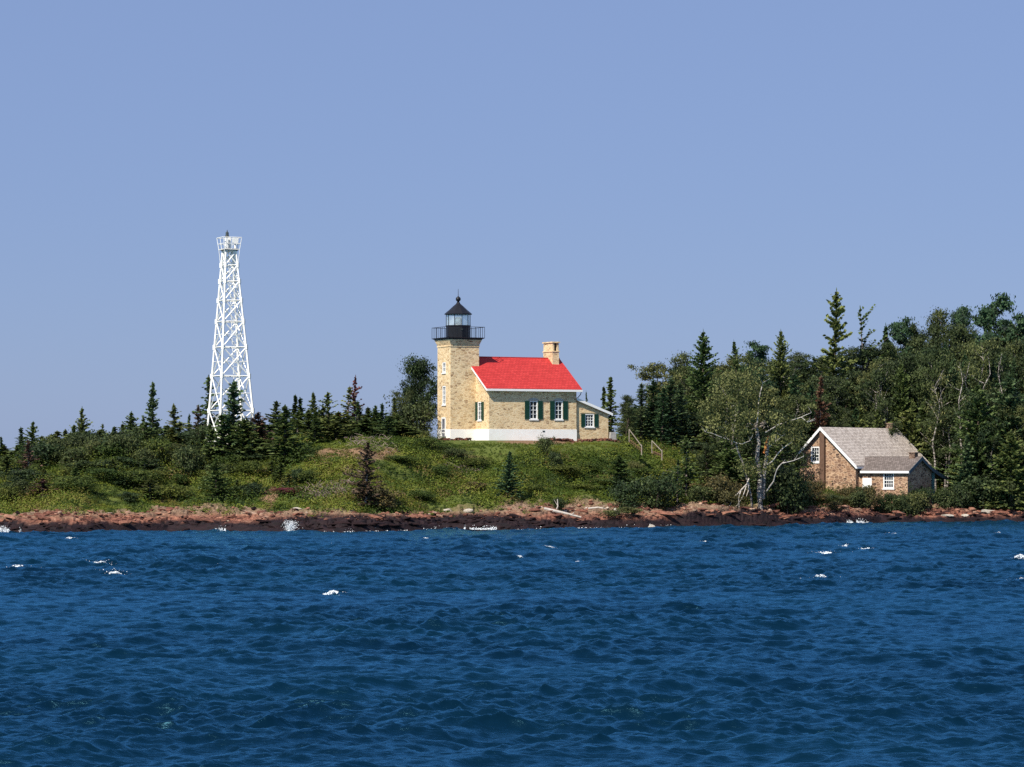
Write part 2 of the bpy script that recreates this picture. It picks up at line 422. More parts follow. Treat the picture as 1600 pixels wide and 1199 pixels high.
def np_mesh(name, V, Fq, mat, attrs=None, smooth=False):
    """V (n,3); Fq (m,k) array of equal-sized faces"""
    me = bpy.data.meshes.new(name)
    V = np.ascontiguousarray(V, dtype=np.float32); Fq = np.ascontiguousarray(Fq, dtype=np.int32)
    m, k = Fq.shape
    me.vertices.add(len(V)); me.vertices.foreach_set("co", V.ravel())
    me.loops.add(m * k); me.loops.foreach_set("vertex_index", Fq.ravel())
    me.polygons.add(m)
    me.polygons.foreach_set("loop_start", np.arange(0, m * k, k, dtype=np.int32))
    if smooth: me.polygons.foreach_set("use_smooth", np.ones(m, dtype=bool))
    else: me.polygons.foreach_set("use_smooth", np.zeros(m, dtype=bool))
    for an, (dom, arr) in (attrs or {}).items():
        a = me.attributes.new(an, 'FLOAT', dom); a.data.foreach_set("value", np.ascontiguousarray(arr, dtype=np.float32))
    me.materials.append(mat)
    me.update(calc_edges=True)
    return me

def leaf_mesh(name, P, A, B, tint, mat):
    n = len(P)
    V = np.empty((n, 4, 3)); V[:, 0] = P + A; V[:, 1] = P + B; V[:, 2] = P - A; V[:, 3] = P - B
    return np_mesh(name, V.reshape(-1, 3), np.arange(n * 4).reshape(n, 4), mat, {'tint': ('FACE', np.clip(tint, 0, 1))})

def rand_unit(rng, n):
    v = rng.normal(size=(n, 3)); return v / np.linalg.norm(v, axis=1, keepdims=True)

class MB:
    def __init__(s): s.v = []; s.f = []
    def quadface(s, *pts):
        i = len(s.v); s.v += [tuple(p) for p in pts]; s.f.append(tuple(range(i, i + len(pts)))); return s
    def box(s, x0, y0, z0, x1, y1, z1):
        i = len(s.v)
        s.v += [(x0, y0, z0), (x1, y0, z0), (x1, y1, z0), (x0, y1, z0), (x0, y0, z1), (x1, y0, z1), (x1, y1, z1), (x0, y1, z1)]
        s.f += [tuple(i + k for k in q) for q in ((0, 3, 2, 1), (4, 5, 6, 7), (0, 1, 5, 4), (1, 2, 6, 5), (2, 3, 7, 6), (3, 0, 4, 7))]
        return s
    def obox(s, O, U, N, u0, u1, n0, n1, z0, z1):
        O = Vector(O); U = Vector(U); N = Vector(N); Z = Vector((0, 0, 1))
        i = len(s.v)
        for z in (z0, z1):
            for u, n in ((u0, n0), (u1, n0), (u1, n1), (u0, n1)):
                s.v.append(tuple(O + U * u + N * n + Z * z))
        s.f += [tuple(i + k for k in q) for q in ((0, 3, 2, 1), (4, 5, 6, 7), (0, 1, 5, 4), (1, 2, 6, 5), (2, 3, 7, 6), (3, 0, 4, 7))]
        return s
    def prism(s, pts, vec):
        n = len(pts); i = len(s.v); vec = Vector(vec)
        s.v += [tuple(p) for p in pts] + [tuple(Vector(p) + vec) for p in pts]
        s.f.append(tuple(i + k for k in range(n))); s.f.append(tuple(i + n + k for k in reversed(range(n))))
        for k in range(n):
            k2 = (k + 1) % n; s.f.append((i + k, i + n + k, i + n + k2, i + k2))
        return s
    def tube(s, pts, rad, n=6, cap=True):
        pts = [Vector(p) for p in pts]; i0 = len(s.v)
        if not hasattr(rad, '__len__'): rad = [rad] * len(pts)
        for k, p in enumerate(pts):
            t = (pts[min(k + 1, len(pts) - 1)] - pts[max(k - 1, 0)])
            t = t.normalized() if t.length > 1e-9 else Vector((0, 0, 1))
            a = Vector((0, 0, 1)) if abs(t.z) < 0.9 else Vector((1, 0, 0))
            e1 = t.cross(a).normalized(); e2 = t.cross(e1)
            for j in range(n):
                th = 2 * math.pi * j / n
                s.v.append(tuple(p + (e1 * math.cos(th) + e2 * math.sin(th)) * rad[k]))
        for k in range(len(pts) - 1):
            for j in range(n):
                a = i0 + k * n + j; b = i0 + k * n + (j + 1) % n
                s.f.append((a, b, b + n, a + n))
        if cap:
            s.f.append(tuple(i0 + j for j in reversed(range(n))))
            s.f.append(tuple(i0 + (len(pts) - 1) * n + j for j in range(n)))
        return s
    def lathe(s, prof, n, c=(0, 0), rot=0.0):
        i0 = len(s.v)
        for r, z in prof:
            for j in range(n):
                th = 2 * math.pi * j / n + rot
                s.v.append((c[0] + r * math.cos(th), c[1] + r * math.sin(th), z))
        for k in range(len(prof) - 1):
            for j in range(n):
                a = i0 + k * n + j; b = i0 + k * n + (j + 1) % n
                s.f.append((a, b, b + n, a + n))
        s.f.append(tuple(i0 + j for j in reversed(range(n))))
        s.f.append(tuple(i0 + (len(prof) - 1) * n + j for j in range(n)))
        return s
    def wall(s, O, U, N, outer, holes=(), depth=0.22):
        """outer, holes: lists of (u, z); O + U*u + Z*z; outward normal N; reveals go inwards"""
        O = Vector(O); U = Vector(U); N = Vector(N); Z = Vector((0, 0, 1))
        rings = [list(outer)] + [[(a, c), (b, c), (b, d), (a, d)] for a, b, c, d in holes]
        flat = [p for r in rings for p in r]
        tris = tessellate_polygon([[Vector((p[0], p[1], 0)) for p in r] for r in rings])
        i = len(s.v)
        s.v += [tuple(O + U * p[0] + Z * p[1]) for p in flat]
        for t in tris:
            a, b, c = (Vector(s.v[i + k]) for k in t)
            t = tuple(i + k for k in t)
            if (b - a).cross(c - a).dot(N) < 0: t = t[::-1]
            s.f.append(t)
        for r in rings[1:]:
            for k in range(4):
                p, q = r[k], r[(k + 1) % 4]
                P0 = O + U * p[0] + Z * p[1]; Q0 = O + U * q[0] + Z * q[1]
                s.quadface(P0, Q0, Q0 - N * depth, P0 - N * depth)
        return s
    def build(s, name, mat, parent=None, smooth=False, loc=None):
        me = bpy.data.meshes.new(name); me.from_pydata(s.v, [], s.f); me.materials.append(mat)
        if smooth: me.polygons.foreach_set("use_smooth", [True] * len(me.polygons))
        me.update()
        return add(name, me, parent, loc)

def build_each(m, name, mat, parent):
    """every connected piece of m becomes a part of its own"""
    root = list(range(len(m.v)))
    def find(a):
        while root[a] != a: root[a] = root[root[a]]; a = root[a]
        return a
    for f in m.f:
        for k in f[1:]: root[find(k)] = find(f[0])
    g = {}
    for f in m.f: g.setdefault(find(f[0]), []).append(f)
    for fs in g.values():
        ids = sorted({k for f in fs for k in f}); ix = {k: i for i, k in enumerate(ids)}
        q = MB(); q.v = [m.v[k] for k in ids]; q.f = [tuple(ix[k] for k in f) for f in fs]; q.build(name, mat, parent)

def window(parent, O, U, N, w, h, cols, rows, fw=0.09, mt=0.035, inset=0.06, name='window', sillw=0.08, glass='dark_glass', mat='white_paint'):
    """O: centre of the lower edge of the hole, on the wall face. window (frame) > pane, sill"""
    m = MB(); a = w / 2
    m.obox(O, U, N, -a, -a + fw, -0.16, -inset + 0.05, 0, h)
    m.obox(O, U, N, a - fw, a, -0.16, -inset + 0.05, 0, h)
    m.obox(O, U, N, -a + fw, a - fw, -0.16, -inset + 0.05, 0, fw)
    m.obox(O, U, N, -a + fw, a - fw, -0.16, -inset + 0.05, h - fw, h)
    iw, ih = w - 2 * fw, h - 2 * fw
    for k in range(1, cols):
        u = -a + fw + iw * k / cols
        m.obox(O, U, N, u - mt / 2, u + mt / 2, -0.14, -inset, fw, h - fw)
    for k in range(1, rows):
        z = fw + ih * k / rows; t = mt * (1.6 if k == rows // 2 else 1)
        m.obox(O, U, N, -a + fw, a - fw, -0.138, -inset + 0.004, z - t / 2, z + t / 2)
    f = m.build(name, M[mat], parent)
    p = MB().obox(O, U, N, -a + fw - 0.01, a - fw + 0.01, -0.128, -0.118, fw - 0.01, h - fw + 0.01)
    p.build('pane', M[glass], f)
    if sillw:
        MB().obox(O, U, N, -a - 0.07, a + 0.07, -0.05, sillw, -0.11, -0.004).build('sill', M['white_paint'], f)
    return f

def shutters(parent, O, U, N, w, h, sw):
    for sgn in (-1, 1):
        m = MB(); u0 = sgn * (w / 2 + 0.02); u1 = sgn * (w / 2 + 0.02 + sw); a, b = min(u0, u1), max(u0, u1)
        m.obox(O, U, N, a, b, 0.012, 0.05, 0.0, h)
        fr = 0.06
        m.obox(O, U, N, a, a + fr, 0.05, 0.065, 0, h); m.obox(O, U, N, b - fr, b, 0.05, 0.065, 0, h)
        for z0, z1 in ((0, 0.09), (h * 0.48, h * 0.54), (h - 0.09, h)):
            m.obox(O, U, N, a + fr, b - fr, 0.05, 0.064, z0, z1)
        z = 0.13
        while z < h - 0.14:
            if not (h * 0.45 < z < h * 0.55): m.obox(O, U, N, a + fr, b - fr, 0.045, 0.058, z, z + 0.035)
            z += 0.075
        m.build('shutter', M['green_shutter'], parent)

#GEN_TERRAIN
# ------------------------------------------------------------------ land
def seg(a, b, st): return list(np.arange(a, b, st))
gx = np.array(seg(-260, -60, 5.0) + seg(-60, -46, 0.8) + seg(-46, 50, 0.16) + seg(50, 64, 0.8) + seg(64, 265, 5.0))
gy = np.array(seg(190, 216, 3.0) + seg(216, 264, 0.2) + seg(264, 300, 1.2) + seg(300, 700, 12.0))
GX, GY = np.meshgrid(gx, gy)
GZ = terrain(GX, GY)
nx, ny = len(gx), len(gy)
ii = (np.arange(ny - 1)[:, None] * nx + np.arange(nx - 1)[None, :])
GF = np.stack([ii, ii + 1, ii + nx + 1, ii + nx], -1).reshape(-1, 4)

def masks(x, y):
    cx = 800 + x * F / 245; d = y - shore(x)
    e = np.interp(cx, [0, 100, 190, 280, 350, 420, 600, 700, 800, 900, 1000, 1080, 1200, 1260, 1340, 1420, 1600], [5.2, 7.5, 5.5, 6.8, 8.6, 7.5, 6.0, 7.2, 7.6, 9.2, 6.6, 5.6, 5.4, 6.0, 7.2, 8.2, 7.5])
    e = e + 1.7 * fbm(x / 2.6, y / 2.6, 61, 3)
    veg = sstep(-0.8, 0.8, d - e)
    py = YH - (terrain(x, y, False) - CH) * F / y
    def blob(px, pyc, rx, ry):
        q = ((800 + x * F / y - px) / rx) ** 2 + ((py - pyc) / ry) ** 2
        return 1 - sstep(0.35, 1.25, q + 0.55 * fbm(x / 1.1, y / 1.1, 71, 3))
    dry = np.maximum.reduce([blob(566, 710, 60, 12), blob(520, 708, 30, 9), blob(720, 717, 45, 6), blob(420, 777, 16, 18), blob(296, 712, 40, 9), blob(1040, 762, 60, 5), blob(850, 691, 70, 3.5), blob(1165, 745, 28, 30)])
    return veg, dry, d, cx

veg, dry, dd, cxx = masks(GX, GY)
wlim = 0.84 + 0.34 * fbm(GX / 2.3, GY / 2.3, 81, 4, 0.6) + 0.42 * sstep(430, 480, cxx) * (1 - sstep(760, 860, cxx)) - 0.3 * sstep(1380, 1450, cxx)
wlim = wlim + 0.75 * sstep(1040, 1075, cxx) * (1 - sstep(1195, 1235, cxx)) * (0.75 + 0.5 * fbm(GX / 3, GY / 3, 83, 3))
wet = 1 - sstep(-0.10, 0.14, GZ - wlim)
land = add('shore_ground', np_mesh('shore_ground', np.stack([GX, GY, GZ], -1).reshape(-1, 3), GF, M['ground'],
           {'veg': ('POINT', veg.ravel()), 'dry': ('POINT', dry.ravel()), 'wet': ('POINT', wet.ravel())}, False))
tag(land, kind='structure')

#GEN_WATER
# ------------------------------------------------------------------ lake
def ocean(N, L, lam_p, lam_min, lam_max, sigma, wdir, seed, spread=2):
    rng = np.random.default_rng(seed)
    k1 = 2 * np.pi * np.fft.fftfreq(N, L / N)
    KX, KY = np.meshgrid(k1, k1); K = np.hypot(KX, KY); K[0, 0] = 1e-6
    kp = 2 * np.pi / lam_p
    Pk = np.exp(-1.25 * (kp / K) ** 2) / K ** 3.7
    cosw = (KX * wdir[0] + KY * wdir[1]) / K
    Pk *= np.where(cosw > 0, np.abs(cosw) ** spread, 0.12 * np.abs(cosw) ** spread) + 0.03
    Pk *= (K > 2 * np.pi / lam_max) * (K < 2 * np.pi / lam_min); Pk[0, 0] = 0
    h = (rng.normal(size=(N, N)) + 1j * rng.normal(size=(N, N))) * np.sqrt(Pk)
    H = np.fft.ifft2(h); sc = sigma / H.real.std()
    Dx = np.fft.ifft2(1j * KX / K * h).real * sc; Dy = np.fft.ifft2(1j * KY / K * h).real * sc
    return H.real * sc, Dx, Dy, L
def samp(field, L, x, y):
    N = field.shape[0]
    u = (x / L * N) % N; v = (y / L * N) % N
    i = np.floor(u).astype(int) % N; j = np.floor(v).astype(int) % N
    fu = u - np.floor(u); fv = v - np.floor(v)
    i2 = (i + 1) % N; j2 = (j + 1) % N
    return (field[j, i] * (1 - fu) + field[j, i2] * fu) * (1 - fv) + (field[j2, i] * (1 - fu) + field[j2, i2] * fu) * fv
wd = np.array([0.22, -0.975])
LAYERS = [(ocean(512, 118.0, 2.7, 0.5, 4.5, 0.066, wd, 1, 4), 0.72), (ocean(512, 37.0, 1.0, 0.18, 1.6, 0.037, wd, 2, 3), 0.65), (ocean(256, 143.0, 7.0, 3.5, 30, 0.085, np.array([0.5, -0.87]), 3, 2), 0.55)]
def wave(x, y):
    z = 0; dx = 0; dy = 0
    gust = 0.6 + 0.75 * vnoise(x / 19.0, y / 13.0, 91)
    for (H, Dx, Dy, L), chop in LAYERS:
        z = z + samp(H, L, x, y); dx = dx + chop * samp(Dx, L, x, y); dy = dy + chop * samp(Dy, L, x, y)
    return x + dx * gust, y + dy * gust, z * gust
rows = [24.0]
while rows[-1] < 266: rows.append(rows[-1] + max(0.085, rows[-1] * 0.0017))
rows = np.array(rows); ncol = 900
uu = np.linspace(-1, 1, ncol)
WY = np.repeat(rows[:, None], ncol, 1); WX = uu[None, :] * (14 + rows[:, None] * 0.25)
wx, wy, wz = wave(WX, WY)
fade = np.clip(np.minimum(np.minimum((1 - np.abs(uu))[None, :] * 25, 1), ((rows - 24) / 4)[:, None]), 0, 1)
fade = fade * (1 - 0.35 * sstep(-7, -1, WY - shore(WX)))
wz = wz * fade - 0.45 * (1 - np.clip(fade * 3, 0, 1))
nr = len(rows)
ii = (np.arange(nr - 1)[:, None] * ncol + np.arange(ncol - 1)[None, :])
WF = np.stack([ii, ii + 1, ii + ncol + 1, ii + ncol], -1).reshape(-1, 4)
WV = np.stack([wx, wy, wz], -1).reshape(-1, 3)
b0 = len(WV)
WV = np.vstack([WV, [(-9000, -2000, -0.46), (9000, -2000, -0.46), (9000, 16000, -0.46), (-9000, 16000, -0.46)]])
WF = np.vstack([WF, [[b0, b0 + 1, b0 + 2, b0 + 3]]])
lake = tag(add('lake_water', np_mesh('lake_water', WV, WF, M['water'], None, True)), kind='structure')

# foam: whitecaps and the wash along the rocks
rng = np.random.default_rng(5)
FP, FA, FB = [], [], []
def foam_bits(x, y, z, s):
    n = len(x)
    nv = rand_unit(rng, n); nv[:, 2] = np.abs(nv[:, 2]) + 0.6; nv[:, 1] -= 0.35; nv /= np.linalg.norm(nv, axis=1, keepdims=True)
    a = np.cross(nv, rand_unit(rng, n)); a /= np.linalg.norm(a, axis=1, keepdims=True); b = np.cross(nv, a)
    FP.append(np.stack([x, y, z], -1)); FA.append(a * s[:, None]); FB.append(b * (s * rng.uniform(0.35, 0.8, n))[:, None])
def cap(px, py, wpx, dens=1.6):
    Y = CH * F / (py - YH); X = at(px, Y); w = wpx * Y / F
    n = int((60 + 160 * w) * dens)
    t = rng.beta(1.6, 1.6, n) * 2 - 1
    th = rng.uniform(-0.25, 0.25)
    x = X + t * w * 0.5; y = Y + t * w * 0.5 * th + rng.normal(0, 0.10 * w + 0.05, n) * (1 - 0.6 * np.abs(t)) - 0.3 * w * t * t
    qx, qy, qz = wave(x, y)
    hump = 0.13 * w * np.exp(-((t - 0.1) / 0.45) ** 2) * np.exp(-((y - Y) / (0.2 * w + 0.05)) ** 2)
    foam_bits(qx, qy, qz + 0.02 + hump + rng.uniform(0, 0.03, n), rng.uniform(0.02, 0.055, n) * (0.6 + 0.6 * min(w, 1.2)))
    n2 = n // 3; t2 = rng.normal(0, 1, n2); x2 = X + 0.12 * w + t2 * w * 0.7; y2 = Y + rng.normal(0, 0.35, n2) * w + 0.25 * w
    qx, qy, qz = wave(x2, y2); foam_bits(qx, qy, qz + 0.015, rng.uniform(0.012, 0.03, n2))
for c in [(27, 890, 36), (158, 884, 18), (182, 897, 20), (516, 933, 24, 2.0), (339, 885, 8), (505, 851, 9), (52, 908, 8), (1103, 846, 14), (1294, 864, 24, 1.5), (1284, 905, 26), (1354, 862, 18), (1297, 855, 8), (1321, 856, 5), (1558, 836, 9), (1400, 836, 14), (1594, 876, 22), (1594, 906, 18), (862, 855, 9), (541, 914, 8), (1258, 851, 9), (1191, 884, 6), (901, 877, 6), (814, 874, 5), (108, 845, 8), (665, 841, 6), (693, 862, 5), (480, 885, 6)]:
    cap(*c)
def wash(p0, p1, h, n, off=-0.2):
    px = rng.uniform(p0, p1, n); x = at(px, 232); y0 = shore(x); x = at(px, y0)
    y = shore(x) + off + rng.normal(0, 0.28, n)
    k = fbm(x / 0.9, x * 0 + 7.7, 131, 3) > 0.05; x, y = x[k], y[k]; n = len(x)
    z = np.maximum(np.minimum(terrain(x, y), 0.25), 0.0) + 0.04 + np.abs(rng.normal(0, 0.3, n)) * h
    foam_bits(x, y, z, rng.uniform(0.02, 0.06, n))
wash(-14, 36, 0.6, 2200, -0.6); wash(326, 372, 0.3, 900); wash(95, 108, 0.25, 120); wash(725, 776, 0.22, 900); wash(1328, 1356, 0.4, 900); wash(1356, 1385, 0.15, 250)
wash(500, 720, 0.1, 260); wash(800, 1060, 0.08, 200)
# the burst of spray against the dark rocks
n = 2200; x0 = at(455, 225.5); t = rng.beta(1.2, 2.0, n); ang = rng.normal(0.15, 0.42, n)
sy = float(shore(np.array([x0]))[0]) - 0.4
foam_bits(x0 + np.sin(ang) * t * 1.15 + rng.normal(0, 0.12, n), sy + rng.normal(0, 0.25, n), 0.05 + np.cos(ang) * t * 1.0, rng.uniform(0.015, 0.045, n))
foam = add('foam', leaf_mesh('foam', np.vstack(FP), np.vstack(FA), np.vstack(FB), np.ones(sum(len(p) for p in FP)), M['foam']))
tag(foam, kind='stuff', label='white foam of small whitecaps and the wash breaking along the rocks', cat='foam')

#GEN_COVER
# ------------------------------------------------------------------ low scrub on the slope
rng = np.random.default_rng(77)
def scatter(n, x0, x1, d0, d1):
    x = rng.uniform(x0, x1, n); d = rng.uniform(d0, d1, n)
    return x, shore(x) + d
tx, ty = scatter(46000, -62, 60, 4.2, 30)
v_, dr_, d_, c_ = masks(tx, ty)
keep = ((v_ > rng.uniform(0.25, 0.8, len(tx))) | ((d_ > 4.8) & (fbm(tx / 1.3, ty / 1.0, 141, 3) > 0.12) & (rng.random(len(tx)) < 0.5))) & ((dr_ < 0.5) | (rng.random(len(tx)) < 0.35))
# bare ground under the lighthouse keeps only grass
near = (c_ > 660) & (c_ < 985) & (d_ > 23.3)
keep &= ~near
tx, ty, d_, c_, dr_ = tx[keep], ty[keep], d_[keep], c_[keep], dr_[keep]
tz = terrain(tx, ty)
mound = fbm(tx / 2.4, ty / 1.5, 101, 3) ; band = fbm(tx / 7.0, ty / 3.0, 103, 3); spot = rng.random(len(tx))
size = np.clip(0.22 + 0.2 * mound + 0.05 * rng.normal(size=len(tx)), 0.10, 0.62)
grassy = sstep(690, 740, c_) * (1 - sstep(960, 1010, c_)) * sstep(17, 21, d_)
size = size * (1 - 0.45 * grassy)
size = np.where(c_ > 1150, size * 1.25, size)
base = np.clip(0.44 + 0.5 * band + 0.3 * mound, 0.04, 0.8) + 0.04 * rng.normal(size=len(tx))
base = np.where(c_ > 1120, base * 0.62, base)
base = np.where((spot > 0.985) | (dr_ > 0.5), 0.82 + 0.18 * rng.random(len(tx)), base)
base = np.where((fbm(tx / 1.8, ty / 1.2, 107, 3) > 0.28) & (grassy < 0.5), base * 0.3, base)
# bigger juniper mounds among the turf
mx, my = scatter(2600, -62, 60, 5.5, 30)
mv, md, m_d, mc = masks(mx, my)
mk = (mv > 0.6) & (md < 0.4) & ~((mc > 660) & (mc < 985) & (m_d > 20)) & (fbm(mx / 6, my / 4, 113, 3) > -0.25)
mx, my, mc = mx[mk], my[mk], mc[mk]
mr = rng.uniform(0.5, 1.5, len(mx)) * np.where(mc < 450, 1.2, 1.0)
mt = np.clip(0.42 + 0.45 * fbm(mx / 8, my / 4, 117, 3) + rng.normal(0, 0.2, len(mx)), 0.02, 0.8)
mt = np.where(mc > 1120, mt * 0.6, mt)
mt = np.where(rng.random(len(mx)) < 0.07, 0.88, mt)
MN = 210
def dome(mx, my, mr, mt, MN):
    n = len(mx) * MN
    dv = rand_unit(rng, n); dv[:, 2] = np.abs(dv[:, 2])
    lump = 1 + 0.22 * rng.normal(size=n)
    px_ = np.repeat(mx, MN) + dv[:, 0] * np.repeat(mr, MN) * 1.25 * lump; py_ = np.repeat(my, MN) + dv[:, 1] * np.repeat(mr, MN) * lump
    pz_ = terrain(np.repeat(mx, MN), np.repeat(my, MN)) * 0.5 + terrain(px_, py_) * 0.5 + dv[:, 2] * np.repeat(mr * rng.uniform(0.42, 0.78, len(mr)), MN) * lump
    nv = dv + 0.3 * rand_unit(rng, n) + np.array([0, 0, 0.2]); nv /= np.linalg.norm(nv, axis=1, keepdims=True)
    a = np.cross(nv, rand_unit(rng, n)); a /= np.linalg.norm(a, axis=1, keepdims=True)
    s = rng.uniform(0.05, 0.115, n)
    return np.stack([px_, py_, pz_], -1), a * s[:, None], np.cross(nv, a) * (s * rng.uniform(0.4, 0.75, n))[:, None], np.repeat(mt, MN) + rng.normal(0, 0.035, n)
DM = dome(mx, my, mr, mt, MN)
per = 22
n = len(tx) * per
dirs = rand_unit(rng, n); dirs[:, 2] = np.abs(dirs[:, 2])
sz = np.repeat(size, per)
rad = sz * rng.uniform(0.45, 1.05, n)
P = np.stack([np.repeat(tx, per), np.repeat(ty, per), np.repeat(tz, per)], -1) + dirs * rad[:, None] * np.array([1.25, 1.1, 0.95])
nv = dirs + 0.35 * rand_unit(rng, n) + np.array([0, 0, 0.3]); nv /= np.linalg.norm(nv, axis=1, keepdims=True)
a = np.cross(nv, rand_unit(rng, n)); a /= np.linalg.norm(a, axis=1, keepdims=True); b = np.cross(nv, a)
ls = rng.uniform(0.04, 0.085, n)
gr = np.repeat(grassy, per) > 0.5
a[gr] = a[gr] * 0.3 + np.array([0.05, -0.1, 1.0]); ls[gr] *= 1.25
tint = np.repeat(base, per) + rng.normal(0, 0.035, n)
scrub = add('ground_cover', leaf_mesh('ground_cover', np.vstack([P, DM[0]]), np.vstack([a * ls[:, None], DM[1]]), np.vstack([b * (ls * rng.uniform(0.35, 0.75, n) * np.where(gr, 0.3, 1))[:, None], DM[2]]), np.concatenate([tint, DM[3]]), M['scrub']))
tag(scrub, kind='stuff', label='low green juniper mats and grass covering the slope above the rocks', cat='ground cover')

# small loose stones on the beach, one mass
import bmesh
bm = bmesh.new(); bmesh.ops.create_icosphere(bm, subdivisions=2, radius=1.0)
IV = np.array([v.co[:] for v in bm.verts]); IF = np.array([[v.index for v in f.verts] for f in bm.faces]); bm.free()
def rock_verts(rng, amp=0.35):
    u = rand_unit(rng, 9); cut = rng.uniform(0.55, 0.95, 9)
    V = IV.copy()
    for q, c in zip(u, cut):
        dt = V @ q; V = V - np.maximum(dt - c, 0)[:, None] * q[None]
    return V * (1 + amp * 0.25 * rng.normal(size=(len(V), 1)))
variants = [rock_verts(rng) for _ in range(12)]
sx, sy_ = scatter(9000, -60, 60, 0.8, 9.5)
v_, dr_, d_, c_ = masks(sx, sy_)
k = (v_ < 0.45) & (rng.random(len(sx)) < 0.55); sx, sy_ = sx[k], sy_[k]
szs = 0.04 + 0.2 * rng.random(len(sx)) ** 4.0
szs = szs * np.where(800 + sx * F / 245 > 1330, 1.5, 1.0)
RV, RF = [], []
sz_ = terrain(sx, sy_)
for q in range(len(sx)):
    th = rng.uniform(0, 6.28); c, s = math.cos(th), math.sin(th)
    V = variants[q % 12] * szs[q] * np.array([1.3, 1.0, 0.7])
    V = np.stack([V[:, 0] * c - V[:, 1] * s + sx[q], V[:, 0] * s + V[:, 1] * c + sy_[q], V[:, 2] + sz_[q] + szs[q] * 0.15], -1)
    RV.append(V); RF.append(IF + 42 * q)
nq = len(RV)
def rubble_mat():
    m, nt, b = new_mat('rubble')
    a = nt.nodes.new("ShaderNodeAttribute"); a.attribute_name = "tint"
    c = ramp(nt, a.outputs["Fac"], [(0, (0.016, 0.009, 0.01)), (0.08, (0.03, 0.015, 0.016)), (0.16, (0.13, 0.055, 0.04)), (0.4, (0.22, 0.095, 0.065)), (0.7, (0.36, 0.18, 0.12)), (0.95, (0.42, 0.3, 0.22)), (1.0, (0.6, 0.52, 0.44))]).outputs[0]
    gp = nt.nodes.new("ShaderNodeNewGeometry")
    q1 = noise(nt, gp.outputs["Position"], 3.2, 8, 0.75)
    c = mixc(nt, c, ramp(nt, q1.outputs[0], [(0.3, (0.35, 0.32, 0.32)), (0.5, (0.85, 0.85, 0.85)), (0.7, (1.5, 1.5, 1.45))]).outputs[0], 1.0, 'MULTIPLY')
    sp = nt.nodes.new("ShaderNodeSeparateXYZ"); nt.links.new(gp.outputs["Normal"], sp.inputs[0])
    nt.links.new(c, b.inputs["Base Color"]); b.inputs["Roughness"].default_value = 0.9; b.inputs["Specular IOR Level"].default_value = 0.15
    bump(nt, b, q1.outputs[0], 0.9, 0.15)
    return m
rt = rng.random(nq) * np.clip((sz_ - 0.75) / 0.5, 0.03, 1)
# larger broken blocks of the ledge
bx_, by_ = scatter(900, -56, 56, -0.3, 6.5)
v_, dr_, d_, c_ = masks(bx_, by_); k = (v_ < 0.4); bx_, by_, d_ = bx_[k], by_[k], d_[k]
bz_ = terrain(bx_, by_); bt = []
for q in range(len(bx_)):
    s0 = 0.10 + 0.30 * rng.random() ** 2.5; th = rng.uniform(-0.5, 0.5); tl = rng.uniform(-0.3, 0.3); c, sn = math.cos(th), math.sin(th)
    V = variants[q % 12] * s0 * np.array([rng.uniform(1.4, 3.2), 1.0, rng.uniform(0.35, 0.65)])
    V[:, 2] += V[:, 0] * tl
    RV.append(np.stack([V[:, 0] * c - V[:, 1] * sn + bx_[q], V[:, 0] * sn + V[:, 1] * c + by_[q], V[:, 2] + bz_[q]], -1)); RF.append(IF + 42 * (nq + q))
    lim = 0.85 + (0.35 if 430 < 800 + bx_[q] * F / 245 < 830 else 0)
    bt.append(0.02 + 0.03 * rng.random() if bz_[q] + 0.3 * s0 < lim * rng.uniform(0.75, 1.1) else rng.uniform(0.15, 0.5) if rng.random() < 0.8 else rng.uniform(0.5, 0.97))
rt = np.concatenate([rt, np.array(bt)]); nq = len(RV)
rub = add('beach_rubble', np_mesh('beach_rubble', np.vstack(RV), np.vstack(RF), rubble_mat(), {'tint': ('FACE', np.repeat(rt, 80))}))
tag(rub, kind='stuff', label='loose red brown stones strewn over the shore rocks', cat='rubble')

#GEN_LIGHTHOUSE
# ------------------------------------------------------------------ lighthouse with keeper's dwelling
LY = 259.0
base_z = zpx(688, LY)
lh = empty('lighthouse', (at(704, LY), LY, base_z), R(26))
tag(lh, 'cream stone lighthouse with black lantern and red roofed keeper dwelling on the hilltop', 'lighthouse')
LFT, FRT = ((0, -1, 0), (-1, 0, 0)), ((1, 0, 0), (0, -1, 0))      # (U, N) of faces turned left and front

